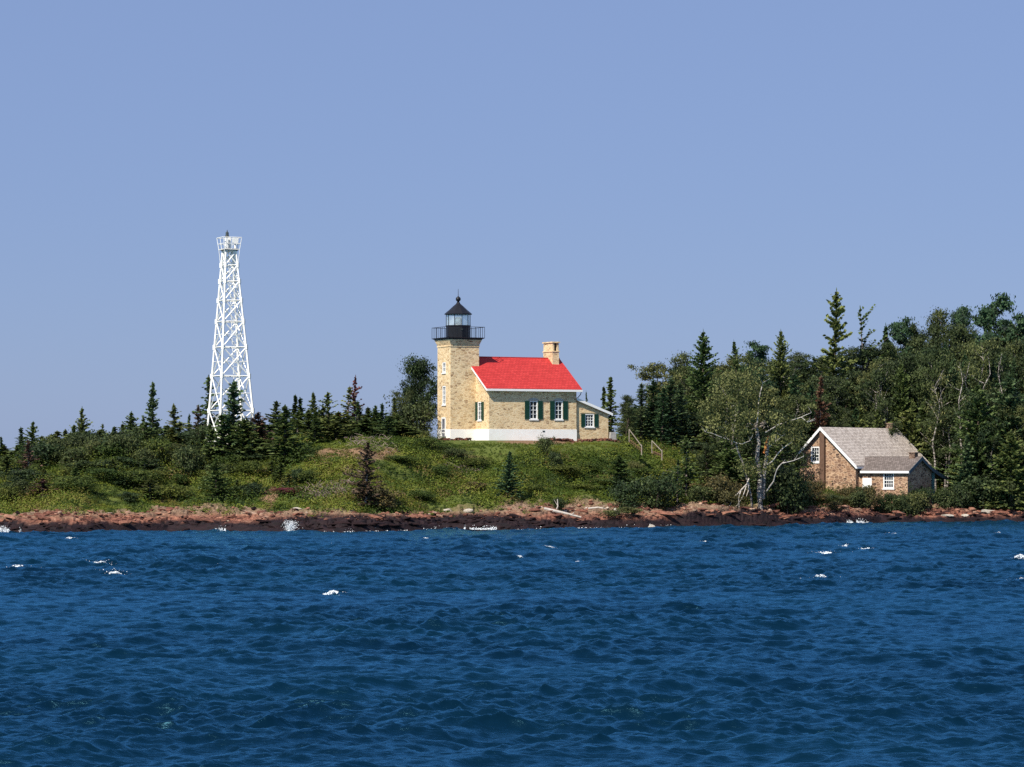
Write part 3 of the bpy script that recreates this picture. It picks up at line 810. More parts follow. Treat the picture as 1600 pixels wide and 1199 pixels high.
def build_lighthouse():
    T = 3.0; XW = 2.65; XE = 11.96; YF = -2.96; YB = 5.96; YR = 1.5; SL = 0.644; ZE = 4.75 + SL * 0.4
    # --- tower
    tw = MB()
    PL = 1.05
    tw.wall((0, T, 0), *LFT, [(0, PL), (T, PL), (T, 9.0), (0, 9.0)], [(1.12, 1.88, 6.46, 7.46), (1.12, 1.88, 3.4, 5.2), (1.08, 1.92, PL + 0.001, 2.2)])
    tw.wall((0, 0, 0), *FRT, [(0, PL), (T, PL), (T, 9.0), (0, 9.0)])
    tw.quadface((T, 0, PL), (T, T, PL), (T, T, 9), (T, 0, 9)); tw.quadface((T, T, PL), (0, T, PL), (0, T, 9), (T, T, 9))
    tower = tw.build('tower', M['cream_stone'], lh)
    cb = MB()
    cb.box(-0.05, -0.05, 8.92, T + 0.05, T + 0.05, 9.06)
    for k in range(5):
        e0 = 0.02 + 0.045 * k; cb.box(-e0, -e0, 9.06 + 0.11 * k, T + e0, T + e0, 9.17 + 0.11 * k)
    cb.build('cornice', M['cream_stone'], tower)
    o = 0.34; GZ0 = 9.612
    gd = MB(); gd.box(-o + 0.1, -o + 0.1, GZ0, T + o - 0.1, T + o - 0.1, GZ0 + 0.08); gd.box(-o, -o, GZ0 + 0.08, T + o, T + o, GZ0 + 0.2)
    deck = gd.build('gallery_deck', M['black_iron'], lh)
    rl = MB(); r = o + 0.06; zt = GZ0 + 1.2
    for k in range(9):
        q = -r + (T + 2 * r) * k / 8
        for p in ((q, -r), (q, T + r)): rl.tube([(*p, GZ0 + 0.1), (*p, zt)], 0.022, 5)
        if 0 < k < 8:
            for p in ((-r, q), (T + r, q)): rl.tube([(*p, GZ0 + 0.1), (*p, zt)], 0.022, 5)
    for z in (GZ0 + 0.16, zt):
        for a, b in (((-r, -r), (T + r, -r)), ((T + r, -r), (T + r, T + r)), ((T + r, T + r), (-r, T + r)), ((-r, T + r), (-r, -r))):
            rl.tube([(*a, z), (*b, z)], 0.024, 5)
    rl.build('railing', M['black_iron'], lh)
    c = (T / 2, T / 2); nl = 10; rot = 0.2
    gz = GZ0 + 0.2
    # --- lantern
    ln = MB(); ln.lathe([(1.17, gz), (1.17, gz + 1.12), (1.22, gz + 1.14), (1.22, gz + 1.2)], nl, c, rot)
    lant = ln.build('lantern_parapet', M['black_iron'], lh)
    hb = MB(); hb.box(1.25, -0.0 + c[1] - 1.19, gz + 0.72, 1.45, c[1] - 1.1, gz + 0.86); hb.build('vent', M['dark_steel'], lant)
    z0, z1 = gz + 1.2, gz + 2.22
    gl = MB()
    for j in range(nl):
        a0 = 2 * math.pi * j / nl + rot; a1 = a0 + 2 * math.pi / nl; rr = 1.12
        gl.quadface((c[0] + rr * math.cos(a0), c[1] + rr * math.sin(a0), z0), (c[0] + rr * math.cos(a1), c[1] + rr * math.sin(a1), z0),
                    (c[0] + rr * math.cos(a1), c[1] + rr * math.sin(a1), z1), (c[0] + rr * math.cos(a0), c[1] + rr * math.sin(a0), z1))
    glo = gl.build('lantern_glass', M['lantern_glass'], lh)
    ml = MB()
    for j in range(nl):
        a0 = 2 * math.pi * j / nl + rot; p = (c[0] + 1.15 * math.cos(a0), c[1] + 1.15 * math.sin(a0))
        ml.tube([(*p, z0), (*p, z1)], 0.03, 5)
    build_each(ml, 'mullion', M['black_iron'], glo)
    le = MB(); le.lathe([(0.3, z0 - 0.3), (0.3, z0 + 0.05), (0.34, z0 + 0.2), (0.34, z0 + 0.6), (0.2, z0 + 0.8)], 12, c); le.build('lens', M['white_paint'], glo)
    rf = MB(); rf.lathe([(1.16, z1), (1.32, z1 + 0.02), (1.32, z1 + 0.1), (0.9, z1 + 0.45), (0.5, z1 + 0.82), (0.2, z1 + 1.08), (0.15, z1 + 1.2)], nl, c, rot)
    cr = rf.build('lantern_roof', M['black_iron'], lh)
    bl = MB(); zb = z1 + 1.2
    bl.lathe([(0.12, zb), (0.11, zb + 0.1), (0.2, zb + 0.16), (0.25, zb + 0.3), (0.22, zb + 0.44), (0.1, zb + 0.54), (0.03, zb + 0.6), (0.018, zb + 1.3)], 12, c)
    bl.build('vent_ball', M['black_iron'], cr, True)
    # tower openings
    window(lh, (0, 1.5, 6.46), *LFT, 0.76, 1.0, 2, 2, 0.1)
    window(lh, (0, 1.5, 3.4), *LFT, 0.76, 1.8, 2, 4, 0.1)
    d = MB()
    O = (0, 1.5, 0)
    for u0, u1, za, zb_ in ((-0.46, -0.32, 0.02, 2.2), (0.32, 0.46, 0.02, 2.2), (-0.32, 0.32, 2.05, 2.2), (-0.32, 0.32, 1.0, 1.1), (-0.32, 0.32, 0.68, 0.76), (-0.32, 0.32, 0.02, 0.12)):
        d.obox(O, *LFT, u0, u1, -0.1, 0.07, za, zb_)
    door = d.build('door', M['white_paint'], lh)
    MB().obox(O, *LFT, -0.33, 0.33, -0.06, 0.045, 0.11, 2.06).build('screen', M['screen_glass'], door)
    # --- dwelling walls
    dw = MB()
    hr = ZE + SL * (YR - YF)     # wall height at the ridge
    fw_ = [(4.16, 5.26, 2.0, 3.75), (6.85, 7.95, 2.0, 3.75)]
    fw_ = [(x0 + 0.12, x1 - 0.12, a, b) for x0, x1, a, b in fw_]
    dw.wall((XW, YF, 0), *FRT, [(0, PL), (XE - XW, PL), (XE - XW, ZE), (0, ZE)], fw_)
    gw_ = (2.05 - 0.5 - 0.03, 2.05 + 0.5 - 0.03, 1.9, 3.65)   # u measured from the tower face towards the corner, shifted below
    L0 = YB
    uy = lambda y: L0 - y
    dw.wall((XW, L0, 0), *LFT, [(0, PL), (uy(YF), PL), (uy(YF), ZE), (uy(YR), hr), (0, ZE)], [(uy(-0.9) - 0.45, uy(-0.9) + 0.45, 1.9, 3.65)])
    dw.prism([(XE, YF, PL), (XE, YB, PL), (XE, YB, ZE), (XE, YR, hr), (XE, YF, ZE)], (-0.02, 0, 0))
    dw.quadface((XE, YB, PL), (XW, YB, PL), (XW, YB, ZE), (XE, YB, ZE))
    dwell = dw.build('dwelling_wall', M['cream_stone'], lh)
    for x0, x1, a, b in fw_:
        xc = XW + (x0 + x1) / 2
        window(lh, (xc, YF, a), *FRT, x1 - x0, b - a, 2, 4, 0.09)
        shutters(lh, (xc, YF, a), *FRT, x1 - x0, b - a, 0.5)
        lt = MB(); O2 = Vector((xc, YF, b))
        w2 = (x1 - x0) / 2 + 0.12
        lt.prism([O2 + Vector((-w2, -0.02, 0.03)), O2 + Vector((w2, -0.02, 0.03)), O2 + Vector((w2 * 0.95, -0.02, 0.14)), O2 + Vector((w2 * 0.5, -0.02, 0.26)), O2 + Vector((0, -0.02, 0.3)), O2 + Vector((-w2 * 0.5, -0.02, 0.26)), O2 + Vector((-w2 * 0.95, -0.02, 0.14))], (0, 0.05, 0))
        lt.build('lintel', M['concrete'], lh)
    window(lh, (XW, -0.9, 1.9), *LFT, 0.9, 1.75, 2, 4, 0.09)
    shutters(lh, (XW, -0.9, 1.9), *LFT, 0.9, 1.75, 0.46)
    # --- white washed base course
    pl = MB(); e = 0.03
    pl.box(-e, -e, -1.2, T + e, T + e, PL)
    pl.box(XW - e, YF - e, -1.2, XE + e, -e - 0.004, PL - 0.003); pl.box(T + e + 0.004, -e - 0.004, -1.2, XE + e - 0.004, YB, PL - 0.004)
    plinth = pl.build('plinth', M['whitewash'], lh)
    MB().box(XW + 5.65, YF - e - 0.02, 0.78, XW + 5.9, YF - e + 0.05, 0.92).build('vent', M['dark_steel'], plinth)
    # --- roof
    xo0, xo1 = XW - 0.42, XE + 0.42; yf, yb = YF - 0.4, 2 * YR - YF + 0.4
    zf = ZE - SL * 0.4; zr = zf + SL * (YR - yf); th = 0.11
    rm = MB()
    def slope(m, xa, xb, ya, za, yb_, zb_):
        m.prism([(xa, ya, za + 0.06), (xb, ya, za + 0.06), (xb, yb_, zb_ + 0.06), (xa, yb_, zb_ + 0.06)], (0, 0, th))
    ysplit = -0.003   # the front slope is cut round the tower
    slope(rm, xo0, T + 0.004, yf, zf, ysplit, zf + SL * (ysplit - yf))
    slope(rm, T + 0.004, xo1, yf, zf, YR, zr)
    slope(rm, T + 0.004, xo1, yb, zf, YR, zr)
    rm.box(T + 0.004, YR - 0.09, zr + 0.1, xo1, YR + 0.09, zr + th + 0.1)
    roof = rm.build('roof', M['red_roof'], lh)
    tr = MB()
    tr.box(xo0, yf - 0.09, zf - 0.1, xo1, yf - 0.002, zf + 0.1)
    tr.box(xo0, yb + 0.002, zf - 0.1, xo1, yb + 0.09, zf + 0.1)
    # soffits
    tr.box(xo0 + 0.05, yf, zf - 0.04, xo1 - 0.05, YF, zf + 0.02)
    # rake boards
    tr.prism([(xo0, yf, zf - 0.1), (xo0, -0.004, zf - 0.1 + SL * (-0.004 - yf)), (xo0, -0.004, zf + 0.06 + SL * (-0.004 - yf)), (xo0, yf, zf + 0.06)], (-0.06, 0, 0))
    for (a, b) in ((yf, YR), (yb, YR)):
        tr.prism([(xo1, a, zf - 0.1), (xo1, b, zr - 0.1), (xo1, b, zr + 0.06), (xo1, a, zf + 0.06)], (0.06, 0, 0))
    build_each(tr, 'fascia', M['white_paint'], roof)
    # --- chimney
    cx0, cx1, cy0, cy1 = 11.13, 11.84, 0.5, 2.5
    ch = MB(); ch.box(cx0, cy0, 6.9, cx1, cy1, 8.62)
    ch.box(cx0 + 0.02, cy0 + 0.02, 8.72, cx0 + 0.2, cy1 - 0.02, 9.5); ch.box(cx1 - 0.2, cy0 + 0.02, 8.72, cx1 - 0.02, cy1 - 0.02, 9.5)
    ch.box(cx0 + 0.2, cy0 + 0.35, 8.72, cx1 - 0.2, cy1 - 0.02, 9.5)
    chim = ch.build('chimney', M['cream_stone'], roof)
    cc = MB(); cc.box(cx0 - 0.06, cy0 - 0.06, 8.62, cx1 + 0.06, cy1 + 0.06, 8.72); cc.box(cx0 - 0.08, cy0 - 0.08, 9.5, cx1 + 0.08, cy1 + 0.08, 9.62)
    build_each(cc, 'chimney_cap', M['cream_stone'], chim)
    MB().box(cx0 + 0.201, cy0 + 0.3, 8.73, cx1 - 0.201, cy0 + 0.349, 9.49).build('flue_shade_panel', M['black_iron'], chim)  # black panel painting in the shade inside the flue opening
    # --- lean-to
    ly = YF + 0.22; lx1 = 15.55
    lw = MB(); zA, zB = 3.95, 2.62
    lw.wall((XE, ly, 0), *FRT, [(0.02, -0.6), (lx1 - XE, -0.6), (lx1 - XE, zB), (0.02, zA)], [(1.05, 2.03, 1.3, 2.55)])
    lw.quadface((lx1, ly, -0.6), (lx1, 2.5, -0.6), (lx1, 2.5, zB), (lx1, ly, zB))
    lw.quadface((lx1, 2.5, -0.6), (XE, 2.5, -0.6), (XE, 2.5, zA), (lx1, 2.5, zB))
    lean = lw.build('lean_to', M['cream_stone'], lh)
    lr = MB(); s2 = (zB - zA) / (lx1 - XE); xe = lx1 + 0.35
    lr.prism([(XE + 0.01, ly - 0.25, zA + 0.05), (xe, ly - 0.25, zA + 0.05 + s2 * (xe - XE)), (xe, ly - 0.25, zA + 0.15 + s2 * (xe - XE)), (XE + 0.01, ly - 0.25, zA + 0.15)], (0, 5.4, 0))
    lro = lr.build('lean_to_roof', M['red_roof'], lh)
    lt = MB()
    lt.prism([(XE + 0.01, ly - 0.255, zA - 0.1), (xe, ly - 0.255, zA - 0.1 + s2 * (xe - XE)), (xe, ly - 0.255, zA + 0.15 + s2 * (xe - XE)), (XE + 0.01, ly - 0.255, zA + 0.15)], (0, -0.05, 0))
    build_each(lt, 'rake_board', M['white_paint'], lro)
    window(lean, (XE + 1.54, ly, 1.3), *FRT, 0.98, 1.25, 3, 4, 0.09, name='window')
    shutters(lh, (XE + 1.54, ly, 1.3), *FRT, 0.98, 1.25, 0.42)
    MB().box(XE + 0.5, ly - 0.03, 2.62, XE + 2.6, ly + 0.1, 2.78).build('lintel', M['cream_stone'], lean)
    MB().tube([(XE + 0.3, yf - 0.03, zf - 0.1), (XE + 0.28, yf + 0.1, zf - 0.35), (XE + 0.1, YF + 0.1, zf - 0.75)], 0.04, 6).build('downspout', M['dark_steel'], lh)
build_lighthouse()

def lhp(x, y, z=0):   # lighthouse frame to world
    c, s = math.cos(R(26)), math.sin(R(26)); o = lh.location
    return Vector((o.x + x * c - y * s, o.y + x * s + y * c, o.z + z))
p = lhp(16.0, -2.4)
blk = MB()
for k, (zz, h) in enumerate(((-0.5, 0.78), (0.285, 0.27), (0.56, 0.25))):
    blk.box(-0.34 + 0.03 * k, -0.5, zz, 0.38 - 0.05 * k, 0.5, zz + h)
tag(blk.build('stone_block', M['concrete'], None, loc=(p.x, p.y, p.z)), 'grey stacked stone block standing at the right end of the lean-to', 'stone block')
bpy.data.objects['stone_block'].rotation_euler = (0, 0, R(26))

# rubble footing along the foot of the dwelling
rng = np.random.default_rng(12)
FV, FF_ = [], []
for k in range(170):
    x = rng.uniform(8.2, 17.8) if k < 120 else rng.uniform(-1.5, 1.5)
    q = lhp(x, -3.35 - rng.uniform(0, 0.8) if k < 120 else -0.7 - rng.uniform(0, 0.8)); s = rng.uniform(0.08, 0.2)
    V = variants[k % 12] * s * np.array([1.3, 1, 0.75]) + np.array([q.x, q.y, ground(q.x, q.y) + 0.06 + (0.12 if k % 3 == 0 else 0)])
    FV.append(V); FF_.append(IF + 42 * k)
ft = add('footing_rubble', np_mesh('footing_rubble', np.vstack(FV), np.vstack(FF_), bpy.data.materials['rubble'], {'tint': ('FACE', np.repeat(0.08 + rng.random(170) * 0.3, 80))}))
tag(ft, kind='stuff', label='broken brown stones heaped along the foot of the white plinth', cat='rubble')

#GEN_TOWER
# ------------------------------------------------------------------ steel skeleton light tower
TY = 250.0
tz0 = ground(at(360, TY), TY)
tb = empty('skeleton_tower', (at(361.5, TY), TY, tz0), R(26))
tag(tb, 'tall white steel lattice light tower rising out of the spruces', 'light tower')
def build_tower():
    ppm = F / TY
    Z = lambda py: zpx(py, TY) - tz0
    side = lambda z: np.interp(z, [0, Z(642), Z(400), Z(380)], [3.1 / 2 + 0.035 * (Z(642)) / 1, 1.56, 0.52, 0.48])
    levels = [0, Z(690), Z(642), Z(588), Z(543), Z(503), Z(470), Z(440), Z(415), Z(393)]
    levels[0] = -0.3
    hs = []
    for z in levels:
        # half side from the straight legs through (y642, 1.56 m) and (y400, 0.52 m)
        hs.append(1.56 + (z - Z(642)) * (0.52 - 1.56) / (Z(400) - Z(642)))
    lean = lambda z: (z / 20.0) * -0.22
    def cor(k, i):
        z = levels[i]; h = hs[i]; sx, sy = ((-1, -1), (1, -1), (1, 1), (-1, 1))[k]
        return Vector((sx * h + lean(z), sy * h, z))
    n = len(levels)
    for k in range(4):
        m = MB(); m.tube([cor(k, 0), cor(k, n - 1)], [0.11, 0.085], 4); m.build('leg', M['tower_paint'], tb)
    for i in range(1, n):
        m = MB()
        for k in range(4): m.tube([cor(k, i), cor((k + 1) % 4, i)], 0.055, 4)
        m.build('girt', M['tower_paint'], tb)
    for i in range(n - 1):
        m = MB()
        for k in range(4):
            a, b, c, d = cor(k, i), cor((k + 1) % 4, i), cor((k + 1) % 4, i + 1), cor(k, i + 1)
            m.tube([a, c], 0.06, 4); m.tube([b, d], 0.06, 4)
            if i < 5:
                # half-bay struts
                ctr = (a + b + c + d) / 4
                for q in (a.lerp(d, 0.5), b.lerp(c, 0.5)):
                    m.tube([q, ctr.lerp(q, 0.35)], 0.03, 4)
        m.build('bracing', M['tower_paint'], tb)
        if i:
            g = MB()
            for k in range(4):
                p = cor(k, i); g.tube([p - Vector((0, 0, 0.22)), p + Vector((0, 0, 0.22))], [0.17, 0.17], 4)
            build_each(g, 'gusset', M['tower_paint'], tb)
    # ladder and conduit inside the right-hand face
    m = MB(); zt = Z(393)
    for dx in (-0.2, 0.2):
        m.tube([(0.9 + dx, 0.5, -0.2), (0.22 + dx + lean(zt), 0.2, zt)], 0.03, 4)
    q = 0.2
    while q < zt:
        t = (q + 0.2) / (zt + 0.2); x = 0.9 + (0.22 + lean(zt) - 0.9) * t; y = 0.5 - 0.3 * t
        m.tube([(x - 0.2, y, q), (x + 0.2, y, q)], 0.018, 4); q += 0.33
    m.build('ladder', M['tower_paint'], tb)
    # top platform
    pz = Z(391); c0 = lean(pz)
    pf = MB(); pf.box(c0 - 0.73, -0.73, pz, c0 + 0.73, 0.73, pz + 0.09)
    for s in (-0.3, 0.3):
        pf.box(c0 - 0.7, s - 0.05, pz - 0.1, c0 + 0.7, s + 0.05, pz - 0.002)
    plat = pf.build('platform', M['grey_board'], tb)
    r = MB()
    for lv, (dz, e) in enumerate(((0.02, 0.74), (0.55, 0.8), (1.12, 0.88))):
        cs = [Vector((c0 + sx * e, sy * e, pz + dz)) for sx, sy in ((-1, -1), (1, -1), (1, 1), (-1, 1))]
        for k in range(4): r.tube([cs[k], cs[(k + 1) % 4]], 0.032, 5)
    for sx in (-1, 0, 1):
        for sy in (-1, 0, 1):
            if sx or sy: r.tube([(c0 + sx * 0.74, sy * 0.74, pz), (c0 + sx * 0.885, sy * 0.885, pz + 1.14)], 0.03, 5)
    for sx, sy in ((-1, -1), (1, -1), (1, 1), (-1, 1)):
        r.tube([(c0 + sx * 0.74, sy * 0.74, pz), (c0 + sx * 0.6, sy * 0.62, pz - 1.6)], 0.026, 5)
    r.build('railing', M['tower_paint'], plat)
    bx = MB(); bx.box(c0 - 0.52, -0.5, pz + 0.095, c0 - 0.27, -0.2, pz + 1.1); bx.box(c0 - 0.12, -0.32, pz + 0.095, c0 + 0.06, -0.1, pz + 1.15)
    build_each(bx, 'equipment_box', M['tower_paint'], tb)
    lt = MB(); lt.tube([(c0 + 0.5, -0.3, pz + 0.09), (c0 + 0.45, -0.3, pz + 0.6)], 0.1, 8)
    lt.tube([(c0 + 0.42, -0.48, pz + 0.86), (c0 + 0.42, -0.44, pz + 0.86), (c0 + 0.42, -0.2, pz + 0.86)], [0.3, 0.31, 0.2], 14)
    lt.build('lamp', M['tower_paint'], tb)
    bc = MB(); bc.lathe([(0.16, pz + 0.1), (0.12, pz + 1.12), (0.19, pz + 1.15), (0.19, pz + 1.3), (0.15, pz + 1.35), (0.15, pz + 1.6), (0.06, pz + 1.68), (0.02, pz + 1.85)], 10, (c0 - 0.17, 0.1))
    bc.build('beacon', M['dark_steel'], tb)
build_tower()

#GEN_COTTAGE
# ------------------------------------------------------------------ stone cottage by the shore
CY = 263.0; AC = 54
ct = empty('stone_cottage', (at(1337, CY), CY, 0), R(AC))
tag(ct, 'brown stone cottage with weathered shingle roof below the wooded slope', 'cottage')
def build_cottage():
    GB = ((0, -1, 0), (-1, 0, 0))      # gable faces, U towards -y
    EN = ((1, 0, 0), (0, -1, 0))
    W = 6.25; L = 15.0; YR = 3.72; z0 = 1.4; ZR = 9.0; ZE = 5.5; ZEL = 6.45
    w = MB(); u = lambda y: W - y
    wy = 4.46
    w.wall((0, W, 0), *GB, [(0, z0), (W, z0), (W, ZE), (u(YR), ZR), (0, ZEL)], [(u(wy) - 0.5, u(wy) + 0.5, 5.72, 7.25)])
    w.prism([(L, 0, z0), (L, W, z0), (L, W, ZEL), (L, YR, ZR), (L, 0, ZE)], (-0.02, 0, 0))
    w.quadface((0, 0, z0), (L, 0, z0), (L, 0, ZE), (0, 0, ZE)); w.quadface((L, W, z0), (0, W, z0), (0, W, ZEL), (L, W, ZEL))
    wall = w.build('wall', M['brown_stone'], ct)
    window(ct, (0, wy, 5.72), *GB, 1.0, 1.53, 3, 4, 0.13, 0.04)
    MB().box(-0.3, 3.3, z0, -0.003, 3.84, 8.62).build('flue_chase', M['brown_board'], ct)
    # roof
    th = 0.12; o = 0.3; sr = (ZR - ZE) / YR; sl = (ZR - ZEL) / (W - YR)
    xa, xb = -0.35, L + 0.35; ya, yb = -o, W + o
    za, zb = ZE - sr * o, ZEL - sl * o
    r = MB()
    for y_, z_ in ((ya, za), (yb, zb)):
        r.prism([(xa, y_, z_ + 0.05), (xb, y_, z_ + 0.05), (xb, YR, ZR + 0.05), (xa, YR, ZR + 0.05)], (0, 0, th))
    roof = r.build('roof', M['shake_roof'], ct)
    tr = MB()
    for y_, z_ in ((ya, za), (yb, zb)):
        for x_, v in ((xa, -0.06), (xb, 0.06)):
            tr.prism([(x_, y_, z_ - 0.16), (x_, YR, ZR - 0.16), (x_, YR, ZR + 0.17), (x_, y_, z_ + 0.17)], (v, 0, 0))
    tr.box(xa, ya - 0.05, za - 0.12, xb, ya - 0.002, za + 0.05)
    tr.box(xa, yb + 0.002, zb - 0.12, xb, yb + 0.05, zb + 0.05)
    build_each(tr, 'rake_board', M['white_paint'], roof)
    c = MB(); c.box(L - 1.3, YR - 0.4, ZR - 1.0, L - 0.6, YR + 0.4, ZR + 0.55); c.box(L - 1.35, YR - 0.45, ZR + 0.55, L - 0.55, YR + 0.45, ZR + 0.7)
    c.build('chimney', M['brown_brick'], roof)
    # front wing with its catslide
    x0 = 0.6; L2 = 5.3; xr = 3.0; zr = 6.12; ze = 4.9
    ww = MB()
    ww.wall((x0, 0, 0), *GB, [(0.02, z0), (L2, z0), (L2, ze), (0.02, ze)], [(3.25 - 0.58, 3.25 + 0.58, 3.2, 4.76)])
    ww.wall((x0, -L2, 0), *EN, [(0, z0), (4.9, z0), (4.9, 4.9), (2.4, 6.12), (0, ze)])
    ww.quadface((x0 + 4.9, -L2, z0), (x0 + 4.9, -0.02, z0), (x0 + 4.9, -0.02, 4.9), (x0 + 4.9, -L2, 4.9))
    wing = ww.build('wing_wall', M['brown_stone'], ct)
    window(ct, (x0, -3.25, 3.2), *GB, 1.16, 1.56, 4, 4, 0.12, 0.045)
    dr = MB(); O = (x0, -0.95, 0)
    dr.obox(O, *GB, -0.5, 0.5, 0.01, 0.06, 2.0, 4.2)
    for a, b in ((2.15, 2.95), (3.1, 4.05)):
        for s in (-0.42, 0.04): dr.obox(O, *GB, s, s + 0.38, 0.06, 0.08, a, b)
    dr.build('door', M['white_paint'], ct)
    prof = [(x0 - 0.3, ze - 0.15), (xr, zr), (4.1, 5.5), (5.2, 5.02), (6.4, 4.62), (8.45, 4.05)]
    rr = MB()
    ytop = [0.9, 1.0, 0.4, -0.02, -0.02, -0.02]
    for k in range(len(prof) - 1):
        (xa_, za_), (xb_, zb_) = prof[k], prof[k + 1]
        y0, y1 = -L2 - 0.3, (0.55 if k < 2 else -0.02)
        if k == 0:
            rr.prism([(xa_, y0, za_ + 0.04), (xb_, y0, zb_ + 0.04), (xb_, 0.62, zb_ + 0.04), (xa_, -0.32, za_ + 0.04)], (0, 0, 0.11))
        else:
            rr.prism([(xa_, y0, za_ + 0.04), (xb_, y0, zb_ + 0.04), (xb_, -0.1 if k else 0.6, zb_ + 0.04), (xa_, 0.62 if k == 1 else -0.1, za_ + 0.04)], (0, 0, 0.11))
    wr = rr.build('wing_roof', M['dark_shakes'], ct)
    t2 = MB()
    for k in range(len(prof) - 1):
        (xa_, za_), (xb_, zb_) = prof[k], prof[k + 1]
        y0 = -L2 - 0.303
        t2.prism([(xa_, y0, za_ - 0.2), (xb_, y0, zb_ - 0.2), (xb_, y0, zb_ + 0.155), (xa_, y0, za_ + 0.155)], (0, -0.05, 0))
    build_each(t2, 'gable_board', M['shaded_trim_paint'], wr); t2 = MB()  # boards on the shaded gable end, shade painted into their colour
    xe, ze_ = prof[0]
    t2.box(xe - 0.055, -L2 - 0.3, ze_ - 0.08, xe - 0.003, -0.32, ze_ + 0.14)
    build_each(t2, 'rake_board', M['white_paint'], wr)
    c2 = MB(); c2.box(xr - 0.4, -L2 + 0.3, zr - 0.5, xr + 0.3, -L2 + 0.9, zr + 0.45); c2.box(xr - 0.46, -L2 + 0.24, zr + 0.45, xr + 0.36, -L2 + 0.96, zr + 0.56)
    c2.build('wing_chimney', M['brown_brick'], wr)
    MB().box(5.75, -L2 - 0.12, z0, 6.0, -L2 + 0.12, 4.7).build('porch_post', M['teal_paint'], ct)
build_cottage()

# ------------------------------------------------------------------ timber stairs down the bank
def stairs(px, pytop, pybot, Y, wpx, nst, label):
    x0 = at(px, Y); zt = zpx(pytop, Y); zb = zpx(pybot, Y); run = at(px + wpx, Y) - x0
    root = tag(empty('stairway', (x0, Y, zb)), label, 'stairs', 'wooden stairs down the bank')
    h = zt - zb
    st = MB()
    for k in range(nst):
        t = (k + 0.5) / nst
        st.box(run * t - 0.02, -0.75 - 0.6 * t, h * (1 - t) - 0.06, run * t + run / nst + 0.05, 0.55 - 0.6 * t, h * (1 - t))
        st.box(run * t - 0.02, -0.72 - 0.6 * t, h * (1 - t) - 0.22, run * t + 0.03, 0.52 - 0.6 * t, h * (1 - t) - 0.062)
    build_each(st, 'step', M['stair_wood'], root)
    for s in (-0.75,):
        r = MB(); hh = 0.95
        r.tube([(0, s, h - 0.2), (0, s, h + hh)], 0.045, 5); r.tube([(run, s - 0.6, -0.5), (run, s - 0.6, hh * 0.5)], 0.055, 5)
        r.tube([(0, s, h + hh), (run, s - 0.6, hh * 0.35)], 0.045, 5)
        r.build('handrail', M['weathered_wood'], root)
stairs(982.5, 687, 703, 256.0, 19, 7, 'wooden stairs with one sloping handrail nearest the lighthouse lean-to')
stairs(1018, 705, 711, 252.5, 15, 5, 'shorter wooden stairs with one sloping handrail lower down the bank')

